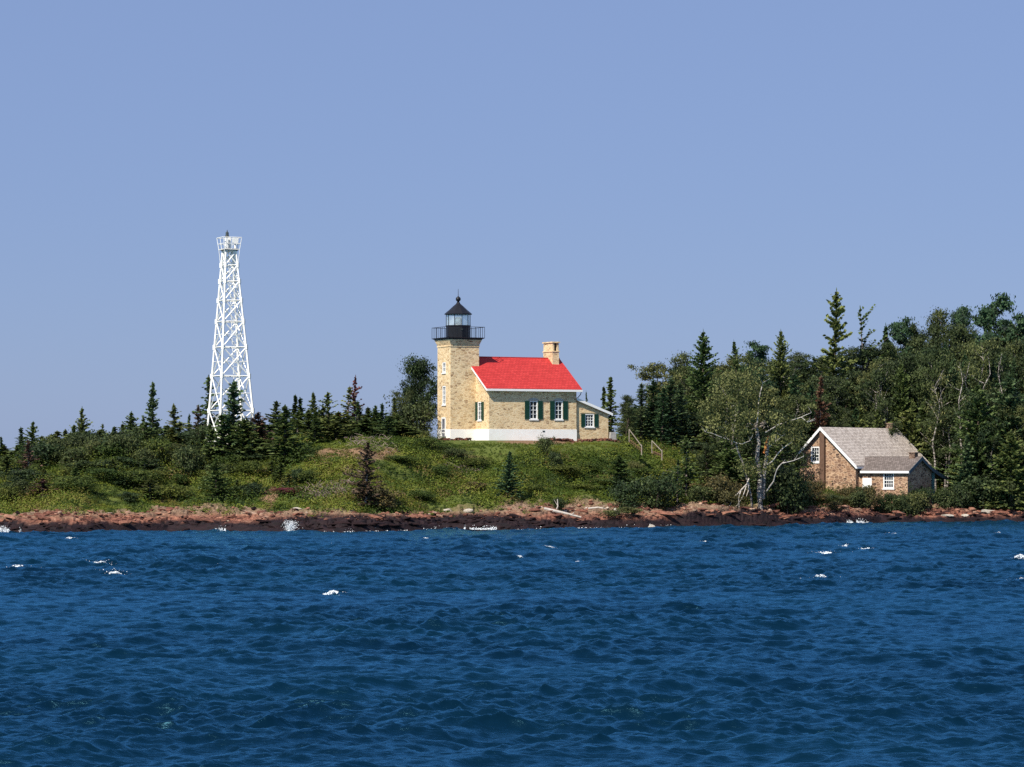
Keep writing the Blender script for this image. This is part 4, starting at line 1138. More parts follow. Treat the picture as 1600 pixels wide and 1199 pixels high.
#GEN_TREES
# ------------------------------------------------------------------ tree builders (one crown mesh + one trunk mesh per variant)
PROTO = {}
def spruce(H, Rd, seed, step=0.17, nb=6, pw=0.85, bare=0.06, droop=0.25, spr=0.34, wid=0.15, space=0.12, irr=0.3, missing=0.0, flag=0.0, tipthin=0.0, mat='spruce', wood=False):
    rng = np.random.default_rng(seed)
    P, A, B, T = [], [], [], []
    tk = MB(); tk.tube([(0, 0, -0.6), (0, 0, H * 0.5), (0, 0, H)], [0.016 * H + 0.02, 0.010 * H + 0.01, 0.01], 6)
    z = bare * H
    while z < H * 0.985:
        f = (z - bare * H) / (H * (1 - bare))
        env = Rd * (1 - f) ** pw * (0.55 + 0.45 * min(1, f / 0.12 + 0.35))
        if tipthin and f > 0.55: env *= 1 - tipthin * (f - 0.55) / 0.45 * 0.8
        lv = 1 + irr * 0.6 * rng.normal()
        for k in range(nb):
            if rng.random() < missing: continue
            az = rng.uniform(0, 2 * math.pi)
            L = max(0.05, env * lv * (1 + irr * rng.normal()) )
            if flag: L *= max(0.12, 1 + flag * math.cos(az))
            L = min(L, Rd * 1.5)
            dz0 = -droop * (1 - f) + 0.55 * f
            n = max(2, int(L / space) + 1)
            t = (np.arange(n) + rng.uniform(0.2, 0.9)) / n
            r = L * t
            zz = z + dz0 * r + 0.18 * r * t + rng.normal(0, 0.02, n)
            d = np.array([math.cos(az), math.sin(az), 0])
            for dup in range(2):
                s = spr * (0.65 + 0.5 * rng.random(n)) * (1.0 - 0.35 * t) * (0.55 + 0.45 * (1 - f))
                yaw = rng.normal(0, 0.55, n)
                dx = np.stack([d[0] * np.cos(yaw) - d[1] * np.sin(yaw), d[0] * np.sin(yaw) + d[1] * np.cos(yaw), -0.12 + 0.4 * f + rng.normal(0, 0.16, n)], -1)
                dx /= np.linalg.norm(dx, axis=1, keepdims=True)
                side = np.cross(dx, np.array([0, 0, 1.0])); side /= np.linalg.norm(side, axis=1, keepdims=True) + 1e-9
                up = np.cross(side, dx); ro = rng.normal(0, 0.95, n)
                bb = side * np.cos(ro)[:, None] + up * np.sin(ro)[:, None]
                P.append(np.stack([r * d[0], r * d[1], zz], -1) + rng.normal(0, 0.02, (n, 3)))
                A.append(dx * (s * 0.5)[:, None] * 1.25); B.append(bb * (wid * 0.5 * rng.uniform(0.8, 1.5, n))[:, None])
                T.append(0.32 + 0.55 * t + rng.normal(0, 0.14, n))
            if wood and rng.random() < 0.5:
                q = z + dz0 * L; tk.tube([(0, 0, z), (d[0] * L * 1.1, d[1] * L * 1.1, q + 0.1 * L)], [0.018, 0.006], 3, False)
        z += step * (1 - 0.35 * f) * rng.uniform(0.75, 1.25)
    # leader
    n = 8; zz = np.linspace(H * 0.94, H * 1.01, n)
    P.append(np.stack([rng.normal(0, 0.01, n), rng.normal(0, 0.01, n), zz], -1)); A.append(np.tile([0, 0, 0.03 * H * 0.5 + 0.03], (n, 1))); a = rand_unit(rng, n); a[:, 2] = 0; B.append(a * 0.05); T.append(np.full(n, 0.6))
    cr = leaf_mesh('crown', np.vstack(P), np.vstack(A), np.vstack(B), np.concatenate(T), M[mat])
    tm = bpy.data.meshes.new('trunk'); tm.from_pydata(tk.v, [], tk.f); tm.materials.append(M['dead_wood'] if wood else M['bark']); tm.update()
    return cr, tm, H

def broadleaf(H, Rd, seed, base=0.3, nl=16, leaf=0.085, per=42, mat='birchleaf', bark='birch_bark', lean=0.0, flat=1.0, spread=0.22, stems=1, up=0.7, topbias=0.0):
    rng = np.random.default_rng(seed)
    tk = MB(); C = []
    for s in range(stems):
        off = np.array([0, 0, 0.0]) if stems == 1 else np.array([rng.normal(0, 0.25), rng.normal(0, 0.25), 0])
        dirx = np.array([lean + (rng.normal(0, 0.12) if stems > 1 else rng.normal(0, 0.03)), rng.normal(0, 0.08), 1.0])
        nseg = 7; pts = []
        for k in range(nseg + 1):
            t = k / nseg
            pts.append(off + dirx * np.array([t * H, t * H, t * H * 0.97]) + np.array([rng.normal(0, 0.035 * H * t), rng.normal(0, 0.03 * H * t), 0]))
        pts[0] = pts[0] + np.array([0, 0, -0.6])
        r0 = 0.011 * H + 0.02
        tk.tube(pts, [r0 * (1 - 0.85 * k / nseg) for k in range(nseg + 1)], 6)
        for l in range(nl // stems + 1):
            t = base + (0.97 - base) * ((l + rng.random()) / (nl // stems + 1)) ** (1 - topbias)
            q = t * nseg; i = min(int(q), nseg - 1); p0 = pts[i] * (1 - (q - i)) + pts[i + 1] * (q - i)
            az = rng.uniform(0, 2 * math.pi)
            g = (t - base) / (1 - base); env = Rd * (math.sin(math.pi * min(1, 0.18 + 0.8 * g)) ** 0.6) * rng.uniform(0.55, 1.1)
            upk = up * rng.uniform(0.4, 1.1) * flat
            p2 = p0 + np.array([math.cos(az) * env, math.sin(az) * env, env * upk])
            p1 = p0 * 0.5 + p2 * 0.5 + rng.normal(0, 0.08 * env, 3)
            tk.tube([p0, p1, p2], [r0 * 0.4 * (1 - t * 0.5), r0 * 0.25 * (1 - t * 0.5), 0.008], 4, False)
            for c in range(rng.integers(3, 6)):
                tt = rng.uniform(0.4, 1.08); C.append(p0 * (1 - tt) + p2 * tt + rng.normal(0, 0.14 * env + 0.05, 3))
        C.append(pts[-1]); C.append(pts[-1] * 0.94 + pts[-2] * 0.06)
    C = np.array(C); nc = len(C)
    sg = 0.92 * spread * Rd / 1.6 * rng.uniform(0.6, 1.3, nc)
    n = nc * per
    P = np.repeat(C, per, 0) + rng.normal(size=(n, 3)) * np.repeat(sg, per)[:, None] * np.array([1.15, 1.15, 0.66 * flat])
    off = P - np.repeat(C, per, 0); off /= np.linalg.norm(off, axis=1, keepdims=True) + 1e-9
    nv = off + 0.65 * rand_unit(rng, n) + np.array([0, 0, 0.3]); nv /= np.linalg.norm(nv, axis=1, keepdims=True)
    a = np.cross(nv, rand_unit(rng, n)); a /= np.linalg.norm(a, axis=1, keepdims=True); b = np.cross(nv, a)
    s = leaf * rng.uniform(0.7, 1.4, n)
    T = 0.48 + np.repeat(rng.normal(0, 0.2, nc), per) + rng.normal(0, 0.14, n)
    cr = leaf_mesh('crown', P, a * s[:, None], b * (s * 0.62)[:, None], T, M[mat])
    tm = bpy.data.meshes.new('trunk'); tm.from_pydata(tk.v, [], tk.f); tm.materials.append(M[bark]); tm.update()
    return cr, tm, H

def recolour(src, mat, wood=None):
    c = src[0].copy(); c.materials[0] = M[mat]
    t = src[1]
    if wood: t = t.copy(); t.materials[0] = M[wood]
    return c, t, src[2]

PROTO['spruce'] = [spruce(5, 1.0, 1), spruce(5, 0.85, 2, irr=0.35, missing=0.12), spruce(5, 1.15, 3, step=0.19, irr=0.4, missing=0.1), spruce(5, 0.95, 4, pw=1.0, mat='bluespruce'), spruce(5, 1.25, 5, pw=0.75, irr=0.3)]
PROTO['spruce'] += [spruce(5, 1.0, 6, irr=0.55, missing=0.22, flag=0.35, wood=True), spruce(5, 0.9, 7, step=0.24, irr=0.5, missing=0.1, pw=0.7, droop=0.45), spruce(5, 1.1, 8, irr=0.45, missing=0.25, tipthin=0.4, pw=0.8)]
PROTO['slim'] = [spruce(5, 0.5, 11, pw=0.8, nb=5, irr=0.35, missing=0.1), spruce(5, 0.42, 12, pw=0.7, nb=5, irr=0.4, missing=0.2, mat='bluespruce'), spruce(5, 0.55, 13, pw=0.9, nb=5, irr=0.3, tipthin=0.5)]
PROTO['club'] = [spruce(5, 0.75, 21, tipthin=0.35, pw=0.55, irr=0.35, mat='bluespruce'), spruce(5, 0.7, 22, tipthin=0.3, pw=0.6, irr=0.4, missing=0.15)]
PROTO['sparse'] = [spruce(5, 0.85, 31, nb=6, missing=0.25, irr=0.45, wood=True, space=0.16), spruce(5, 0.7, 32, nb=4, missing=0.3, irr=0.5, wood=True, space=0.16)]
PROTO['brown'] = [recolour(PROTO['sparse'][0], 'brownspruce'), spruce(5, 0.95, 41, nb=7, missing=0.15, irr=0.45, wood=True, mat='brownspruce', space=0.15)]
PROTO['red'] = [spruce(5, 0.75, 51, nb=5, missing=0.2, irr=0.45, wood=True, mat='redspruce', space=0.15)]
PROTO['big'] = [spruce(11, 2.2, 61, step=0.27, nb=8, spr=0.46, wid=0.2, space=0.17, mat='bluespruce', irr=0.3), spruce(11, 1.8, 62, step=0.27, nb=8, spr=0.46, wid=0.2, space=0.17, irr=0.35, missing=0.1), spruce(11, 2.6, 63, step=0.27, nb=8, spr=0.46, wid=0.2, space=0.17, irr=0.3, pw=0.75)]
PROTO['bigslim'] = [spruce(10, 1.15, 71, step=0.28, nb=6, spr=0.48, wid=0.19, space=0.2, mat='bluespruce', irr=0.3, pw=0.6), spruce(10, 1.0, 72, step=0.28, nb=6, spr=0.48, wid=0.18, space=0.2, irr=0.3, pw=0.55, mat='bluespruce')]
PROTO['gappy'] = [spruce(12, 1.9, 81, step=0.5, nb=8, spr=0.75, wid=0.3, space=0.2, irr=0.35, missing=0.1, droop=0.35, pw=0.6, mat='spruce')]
PROTO['bigbrown'] = [spruce(10, 1.0, 91, step=0.28, nb=7, spr=0.5, wid=0.2, space=0.18, irr=0.4, missing=0.05, mat='redspruce', wood=True, pw=0.6)]
PROTO['windswept'] = [spruce(10, 1.5, 95, step=0.5, nb=6, spr=0.55, wid=0.2, space=0.24, irr=0.4, missing=0.3, flag=0.95, droop=-0.5, wood=True, pw=0.5)]
PROTO['birch'] = [broadleaf(10, 2.3, 101, base=0.3, nl=22, leaf=0.09, per=76), broadleaf(10, 2.0, 102, base=0.35, nl=20, leaf=0.09, per=68, lean=0.06), broadleaf(10, 2.5, 103, base=0.28, nl=24, leaf=0.09, per=79, stems=2), broadleaf(10, 1.9, 104, base=0.4, nl=16, leaf=0.09, per=57, spread=0.26)]
PROTO['aspen'] = [recolour(PROTO['birch'][k], 'darkleaf') for k in range(4)] + [broadleaf(10, 2.4, 111, base=0.2, nl=24, leaf=0.09, per=83, mat='darkleaf', bark='bark')]
PROTO['barebirch'] = [broadleaf(10, 1.7, 121, base=0.35, nl=12, leaf=0.085, per=16, spread=0.3, up=1.0), broadleaf(10, 1.5, 122, base=0.4, nl=10, leaf=0.085, per=10, spread=0.3, up=1.0, stems=2)]
PROTO['pine'] = [broadleaf(11, 2.4, 131, base=0.15, nl=34, leaf=0.11, per=90, mat='bluespruce', bark='bark', flat=0.55, spread=0.3, up=0.35, lean=0.03), broadleaf(11, 2.0, 132, base=0.25, nl=26, leaf=0.11, per=84, mat='bluespruce', bark='bark', flat=0.6, spread=0.28, up=0.4, lean=0.08)]
PROTO['bush'] = [broadleaf(1.6, 1.0, 141, base=0.08, nl=16, leaf=0.075, per=40, mat='darkleaf', bark='bark', stems=4, spread=0.4), broadleaf(1.6, 1.2, 142, base=0.05, nl=18, leaf=0.075, per=40, mat='darkleaf', bark='bark', stems=4, spread=0.4), broadleaf(1.6, 0.9, 143, base=0.1, nl=14, leaf=0.07, per=40, mat='darkleaf', bark='bark', stems=3, spread=0.4)]
PROTO['greenbush'] = [recolour(q, 'birchleaf') for q in PROTO['bush']]
M['juniper'] = leafmat('juniper_leaves', [(0.0, (0.018, 0.034, 0.007)), (0.5, (0.06, 0.088, 0.014)), (1.0, (0.13, 0.155, 0.028))], 0.25)
PROTO['juniper'] = [recolour(q, 'juniper') for q in PROTO['bush']]
PROTO['olivebush'] = [recolour(q, 'oliveleaf') for q in PROTO['bush']]
PROTO['redbush'] = [recolour(PROTO['bush'][1], 'redleaf')]
PROTO['roundtree'] = [broadleaf(7, 2.2, 151, base=0.1, nl=44, leaf=0.085, per=110, mat='darkleaf', bark='bark', lean=0.05, spread=0.32, up=0.7)]
WIDTH0 = {'spruce': 1.0, 'slim': 0.5, 'club': 0.72, 'sparse': 0.8, 'brown': 0.9, 'red': 0.75, 'big': 2.2, 'bigslim': 1.1, 'gappy': 1.9, 'bigbrown': 1.0, 'windswept': 1.6, 'birch': 2.5, 'aspen': 2.5, 'barebirch': 1.8, 'pine': 2.5, 'bush': 1.2, 'greenbush': 1.2, 'juniper': 1.2, 'olivebush': 1.2, 'redbush': 1.2, 'roundtree': 2.5}
NAME = {'bush': 'shrub', 'juniper': 'shrub', 'greenbush': 'shrub', 'olivebush': 'shrub', 'redbush': 'shrub', 'birch': 'birch_tree', 'aspen': 'broadleaf_tree', 'barebirch': 'bare_birch_tree', 'pine': 'pine_tree', 'roundtree': 'broadleaf_tree'}
PARTN = {'shrub': ('foliage', 'stems')}
trng = random.Random(3)
def plant(kind, x, y, H, half=None, label=None, group=None, var=None, sink=0.0, rz=None, lean=0.0, g=None):
    protos = PROTO[kind]; cr, tk, h0 = protos[trng.randrange(len(protos)) if var is None else var]
    nm = NAME.get(kind, 'spruce_tree')
    if nm == 'shrub': H = min(H, 2.6 if half is None else max(0.7, 2.2 * half))
    e = empty(nm, (x, y, (ground(x, y) if g is None else g) - sink), trng.uniform(0, 6.28) if rz is None else rz)
    s = H / h0; w = s * trng.uniform(0.85, 1.15) if half is None else half / WIDTH0[kind] * (s * h0 / h0 / s)
    if half is not None: w = half / WIDTH0[kind] * (1.65 if NAME.get(kind, 'spruce_tree') == 'spruce_tree' and kind != 'gappy' else 1.25)
    if NAME.get(kind, 'spruce_tree') not in ('spruce_tree', 'shrub'): w = max(w, 0.72 * s)
    e.scale = (w, w, s)
    if nm == 'spruce_tree': e.rotation_euler = (trng.gauss(0, 0.035), trng.gauss(0, 0.035), e.rotation_euler.z)
    cn, tn = PARTN.get(nm, ('crown', 'trunk'))
    add(cn, cr, e); add(tn, tk, e)
    tag(e, label, 'shrub' if nm == 'shrub' else 'tree', group)
    return e
def plant_px(kind, px, top, Y, hpx=None, label=None, group=None, **kw):
    """tree whose tip is seen at photo pixel (px, top) when it stands at distance Y; hpx: half width in pixels"""
    x = at(px, Y); z = ground(x, Y); H = zpx(top, Y) - z
    return plant(kind, x, Y, max(H, 0.5), None if hpx is None else hpx * Y / F, label, group, **kw)

GL = 'trees of the spruce belt left of the lighthouse'
GR = 'trees of the wooded slope on the right'
# --- belt left of the lighthouse: (kind, px, top, Y, half px, label)
LEFT = [
 ('slim', 5, 683, 252, 6, 'thin spruce tip at the far left edge of the belt'),
 ('slim', 33, 668, 253, 8, 'slim spruce second from the left edge of the skyline'),
 ('club', 50, 659, 249, 9, 'narrow spruce just left of the bushy leafy clump, taller than its two left neighbours'),
 ('spruce', 127, 637, 258, 14, 'broad pointed spruce standing highest above the leafy clump on the left'),
 ('slim', 112, 664, 252, 7, 'thin spruce close on the left of the broad pointed spruce'),
 ('sparse', 160, 663, 258, 8, 'thin twiggy spruce close on the right of the broad pointed spruce'),
 ('slim', 180, 668, 255, 6, 'small spire spruce in the skyline dip right of the broad pointed spruce'),
 ('spruce', 201, 644, 255, 12, 'layered spruce midway between the skyline dip and the tall bare-waisted spruce'),
 ('sparse', 222, 652, 260, 10, 'ragged spruce touching the left side of the tall bare-waisted spruce'),
 ('club', 239, 598, 259, 9, 'tallest spruce left of the lattice tower, dense tip over bare brownish branches'),
 ('sparse', 274, 632, 256, 14, 'ragged open spruce between the tall bare-waisted spruce and the lattice tower'),
 ('slim', 293, 648, 259, 5, 'very thin small spire just left of the brownish spruce by the tower'),
 ('brown', 309, 634, 257, 10, 'brownish spruce beside the left foot of the lattice tower'),
 ('sparse', 331, 588, 256, 15, 'dark lopsided spruce behind the left legs of the lattice tower'),
 ('club', 365, 596, 247, 15, 'dark spire spruce in front of the middle of the lattice tower'),
 ('spruce', 349, 648, 246.5, 22, 'bushy spruce between the left and front feet of the lattice tower'),
 ('spruce', 378, 655, 246, 20, 'bushy spruce hiding the front foot of the lattice tower'),
 ('brown', 405, 645, 248, 16, 'brown-tinged spruce at the right foot of the lattice tower'),
 ('spruce', 431, 627, 255, 14, 'spruce behind the big shaggy spruce right of the lattice tower'),
 ('spruce', 446, 634, 244.5, 26, 'big shaggy spruce standing forward on the slope right of the lattice tower'),
 ('slim', 458, 617, 257, 8, 'spruce with a bent tip, first of the close pair right of the shaggy spruce'),
 ('slim', 469, 622, 257, 8, 'spruce with a thin tip, second of the close pair right of the shaggy spruce'),
 ('spruce', 494, 613, 252, 13, 'dark pointed spruce, left one of the even pair in the middle of the belt'),
 ('spruce', 513, 614, 252, 14, 'dark pointed spruce, right one of the even pair in the middle of the belt'),
 ('sparse', 540, 605, 256, 13, 'grey-green spruce leaning on the rusty red topped spruce'),
 ('red', 552, 588, 257, 10, 'rusty red topped dead spruce on the skyline'),
 ('sparse', 560, 628, 254, 10, 'thin half bare spruce just right of the rusty red one'),
 ('spruce', 583, 634, 255, 12, 'small spruce right of the rusty red topped spruce, left of the little thin spire'),
 ('slim', 597, 631, 255, 7, 'little thin spire spruce midway from the rusty red spruce to the lighthouse'),
 ('slim', 618, 621, 259, 6, 'slender spruce beside the leafy tree at the lighthouse'),
 ('spruce', 607, 650, 252, 12, 'low spruce below the slender one near the leafy tree'),
 ('roundtree', 656, 567, 264, 27, 'large dark leafy tree close against the left side of the lighthouse'),
 ('aspen', 634, 612, 262, 15, 'shorter dark leafy tree joined to the left of the large one by the lighthouse'),
 ('bush', 648, 640, 260, 22, 'dark bush under the large leafy tree by the lighthouse'),
 ('spruce', 328, 664, 246.2, 12, 'small spruce hiding the left foot of the lattice tower'),
 ('spruce', 396, 676, 245.5, 14, 'small spruce hiding the right foot of the lattice tower'),
 ('greenbush', 655, 676, 257, 14, 'light green bush by the left foot of the lighthouse tower'),
 # forward of the belt, on the slope
 ('brown', 46, 688, 241, 11, 'brown-green spruce standing in front of the belt at the left edge'),
 ('spruce', 12, 712, 243, 12, 'small dark spruce at the far left end of the slope'),
 ('spruce', 338, 716, 236.5, 15, 'small round dark spruce low on the slope below the lattice tower'),
 ('spruce', 236, 726, 243, 22, 'wide low dark spruce on the left slope'),
 ('spruce', 182, 733, 243, 12, 'little brownish green spruce left of the wide low dark one'),
 ('brown', 66, 748, 234.5, 19, 'grey brown scraggly spruce just above the left shore rocks'),
 ('spruce', 120, 738, 240, 14, 'dark low spruce on the slope between the scraggly one and the brownish little one'),
 ('brown', 571, 692, 232.5, 15, 'tall gaunt brown spruce rising from the shore rocks in the middle'),
 ('spruce', 794, 706, 240.5, 14, 'dark spruce alone on the open slope below the lighthouse'),
 ('spruce', 967, 712, 249, 15, 'small bushy fir on the slope below the stairs'),
 ('spruce', 1072, 682, 249.5, 16, 'dark fir right of the lower stairs'),
 ('sparse', 1058, 718, 246, 10, 'narrow dark fir below the one right of the lower stairs'),
 ('olivebush', 590, 768, 233.5, 26, 'dark spreading bush at the foot of the gaunt brown spruce'),
 ('redbush', 447, 768, 236, 13, 'dull red bush above the rocks left of the grey brush pile'),
]
for k, px, top, Y, hp, lab in LEFT: plant_px(k, px, top, Y, hp, lab)

# infill: small spruces and broadleaf bushes closing the belt
n_in = 0
for i in range(120):
    px = -60 + 700 * (i + trng.random()) / 120
    hi = np.interp(px, [-60, 0, 60, 100, 150, 200, 260, 320, 420, 480, 560, 640], [705, 704, 688, 672, 672, 668, 662, 660, 655, 645, 648, 650]) + trng.uniform(-6, 16)
    Y = trng.uniform(248, 266)
    if abs(px - 300) < 26 and Y < 254: Y += 10
    if px > 560: Y = trng.uniform(253, 266)
    kind = trng.choice(['spruce', 'spruce', 'sparse', 'slim', 'aspen' if 80 < px < 300 else 'spruce', 'bush'])
    hi += 16 if kind in ('aspen', 'bush') else (-6 if kind == 'slim' else 0)
    lab = {'aspen': 'small leafy tree packed into the low mixed thicket between the left spruces', 'bush': 'leafy shrub packed into the low mixed thicket between the left spruces'}.get(kind, 'small spruce packed into the low mixed thicket, its tip below the skyline spruces')
    plant_px(kind, px, hi, Y, {'aspen': 20, 'bush': 20, 'slim': 10}.get(kind, 17) * trng.uniform(0.8, 1.35), lab, {'aspen': 'small leafy trees of the left thicket', 'bush': 'shrubs of the left thicket'}.get(kind, 'small spruces of the left thicket'))

# --- right-hand woods, named trees
RIGHT = [
 ('slim', 943, 605, 283, 7, 'thinner one of the two spire spruces just right of the lighthouse', None),
 ('slim', 954, 589, 281, 9, 'taller one of the two spire spruces just right of the lighthouse', None),
 ('slim', 918, 612, 300, 3, 'tiny distant spruce tip over the lean-to roof', None),
 ('aspen', 978, 618, 266, 16, 'low leafy tree behind the stairs at the right of the lean-to', None),
 ('bigslim', 1002, 600, 270, 14, 'columnar dark spruce at the left end of the row behind the stairs', None),
 ('bigslim', 1021, 594, 272, 16, 'second columnar dark spruce from the left in the row behind the stairs', None),
 ('bigslim', 1047, 592, 270, 16, 'third columnar dark spruce from the left in the row behind the stairs', None),
 ('bigslim', 1066, 600, 272, 14, 'columnar dark spruce at the right end of the row behind the stairs', None),
 ('bigslim', 1034, 606, 268, 12, 'short columnar spruce squeezed into the row behind the stairs', None),
 ('birch', 1040, 566, 285, 34, 'pale leafy birch whose crown shows above the columnar spruces', None),
 ('birch', 1075, 552, 288, 26, 'pale leafy birch touching the left side of the big dark spruce', None),
 ('big', 1098, 517, 277, 24, 'big dark pointed spruce left of the middle of the woods', None),
 ('birch', 1128, 556, 284, 24, 'light leafy birch between the big dark spruce and the next pointed one', None),
 ('big', 1160, 533, 280, 18, 'dark spruce rising beside the broad leafy crown above the white birch', None),
 ('pine', 1188, 532, 284, 26, 'broad feathery pine crown above the white shore birch', None),
 ('big', 1220, 517, 288, 17, 'pointed spruce top between the feathery pine and the tallest spruce', None),
 ('gappy', 1300, 455, 292, 25, 'tallest spruce of the woods with open layered branches', None),
 ('windswept', 1354, 482, 296, 18, 'wind-bent spruce with bare grey side right of the tallest spruce', None),
 ('pine', 1404, 494, 300, 14, 'round topped small pine between the wind-bent spruce and the right hand crowns', None),
 ('slim', 1382, 508, 300, 10, 'short spruce tip left of the round topped pine', None),
 ('aspen', 1480, 484, 300, 30, 'leafy tree with a pale pointed top left of the big dark pine', None),
 ('aspen', 1446, 505, 302, 26, 'leafy tree on the skyline right of the round topped pine', None),
 ('pine', 1505, 478, 302, 14, 'small dark pine tuft on the skyline left of the big dark pine', None),
 ('pine', 1556, 458, 296, 40, 'big dark spreading pine highest at the right edge', None),
 ('pine', 1600, 488, 294, 26, 'dark pine cut off by the right edge of the view', None),
 ('bigbrown', 1279, 590, 271, 11, 'dead rust brown spruce left of the cottage roof', None),
 ('bigslim', 1246, 585, 275, 16, 'dark green spruce left of the rust brown dead one', None),
 ('bigslim', 1262, 600, 273, 13, 'dark green spruce touching the rust brown dead one', None),
 ('big', 1580, 585, 268, 42, 'large dark spruce with drooping boughs at the lower right edge', None),
 ('big', 1530, 600, 266.5, 30, 'dark spruce left of the large drooping one at the lower right', None),
 ('aspen', 1478, 640, 274, 30, 'dark leafy tree close behind the right end of the cottage', None),
 ('barebirch', 1462, 572, 273, 20, 'half bare grey birch behind the cottage chimney', None),
 ('barebirch', 1505, 560, 272.5, 16, 'bare white stemmed birch upper right of the cottage', None),
 ('barebirch', 1548, 545, 273, 18, 'bare white stemmed birch at the right, below the big dark pine', None),
 ('barebirch', 1376, 575, 281, 14, 'leaning white snag above the cottage roof', None),
 ('birch', 1536, 532, 277, 30, 'yellow green birch below the big dark pine', None),
 ('birch', 1140, 590, 262, 34, 'olive leafed tree overhanging the slope left of the white birch', None),
 ('birch', 1190, 580, 268, 34, 'olive leafed tree directly behind the white birch', None),
 ('aspen', 1225, 640, 264, 26, 'leafy tree between the white birch and the cottage', None),
]
for k, px, top, Y, hp, lab, v in RIGHT: plant_px(k, px, top, Y, hp, lab, var=v)
# the crowded hillside behind: rows of look-alikes
SKY = ([980, 1000, 1060, 1100, 1140, 1200, 1240, 1280, 1330, 1400, 1440, 1500, 1560, 1620, 1760], [640, 615, 572, 570, 562, 552, 556, 548, 538, 522, 512, 500, 500, 505, 500])
for row, Y in enumerate((268, 274, 281, 288, 296, 305)):
    n = 26
    for i in range(n):
        px = 985 + 740 * (i + trng.random()) / n
        if px < 1075 and Y < 280: continue
        if Y < 280 and 1255 < px < 1475: 
            if Y < 279: continue
        if Y < 272 and px < 1240: continue
        yy = Y + trng.uniform(-2.5, 2.5)
        sk = np.interp(px, *SKY)
        top = sk + (5 - row) * trng.uniform(10, 17) + trng.uniform(0, 14)
        if row >= 4: top = sk + trng.uniform(0, 16)
        if px > 1475 and yy < 277.5: top = max(top, trng.uniform(610, 650))
        kind = trng.choice(['aspen', 'aspen', 'birch', 'aspen', 'bigslim', 'big', 'big' if row < 3 else 'aspen', 'barebirch' if px > 1330 else 'aspen'])
        lab, grp = {'aspen': ('dark leafy tree merging into the crowded wooded slope on the right', 'dark leafy trees of the crowded slope'), 'birch': ('light leafed birch merging into the crowded wooded slope on the right', 'birches of the crowded slope'), 'barebirch': ('thin grey birch with few leaves in the crowded wooded slope on the right', 'thin grey birches of the crowded slope')}.get(kind, ('dark spruce merging into the crowded wooded slope on the right', 'spruces of the crowded slope'))
        plant_px(kind, px, top, yy, {'bigslim': 13, 'big': 20, 'barebirch': 18}.get(kind, 28) * trng.uniform(0.8, 1.2), lab, grp)
for i in range(11):
    px = 975 + 110 * (i + trng.random()) / 11
    plant_px('big', px, trng.uniform(622, 645), trng.uniform(274, 280), trng.uniform(15, 20), 'dark fir filling the gap behind the columnar spruces by the stairs', 'firs filling behind the columnar spruces')
# young firs and bushes closing the foot of the woods
for i in range(34):
    px = 1090 + 560 * (i + trng.random()) / 34
    Y = trng.uniform(258, 266) if not 1240 < px < 1500 else trng.uniform(276, 281)
    if px > 1500: Y = trng.uniform(263, 270)
    if px < 1180: Y = trng.uniform(254, 262)
    kind = trng.choice(['spruce', 'spruce', 'aspen'])
    top = trng.uniform(668, 712) if px < 1240 or px > 1500 else trng.uniform(620, 660)
    lab, grp = {'spruce': ('young dark fir at the foot of the wooded slope', 'young firs at the foot of the slope'), 'bush': ('dark shrub at the foot of the wooded slope', 'shrubs at the foot of the slope'), 'aspen': ('low leafy sapling at the foot of the wooded slope', 'saplings at the foot of the slope')}[kind]
    plant_px(kind, px, top, Y, trng.uniform(14, 24), lab, grp)
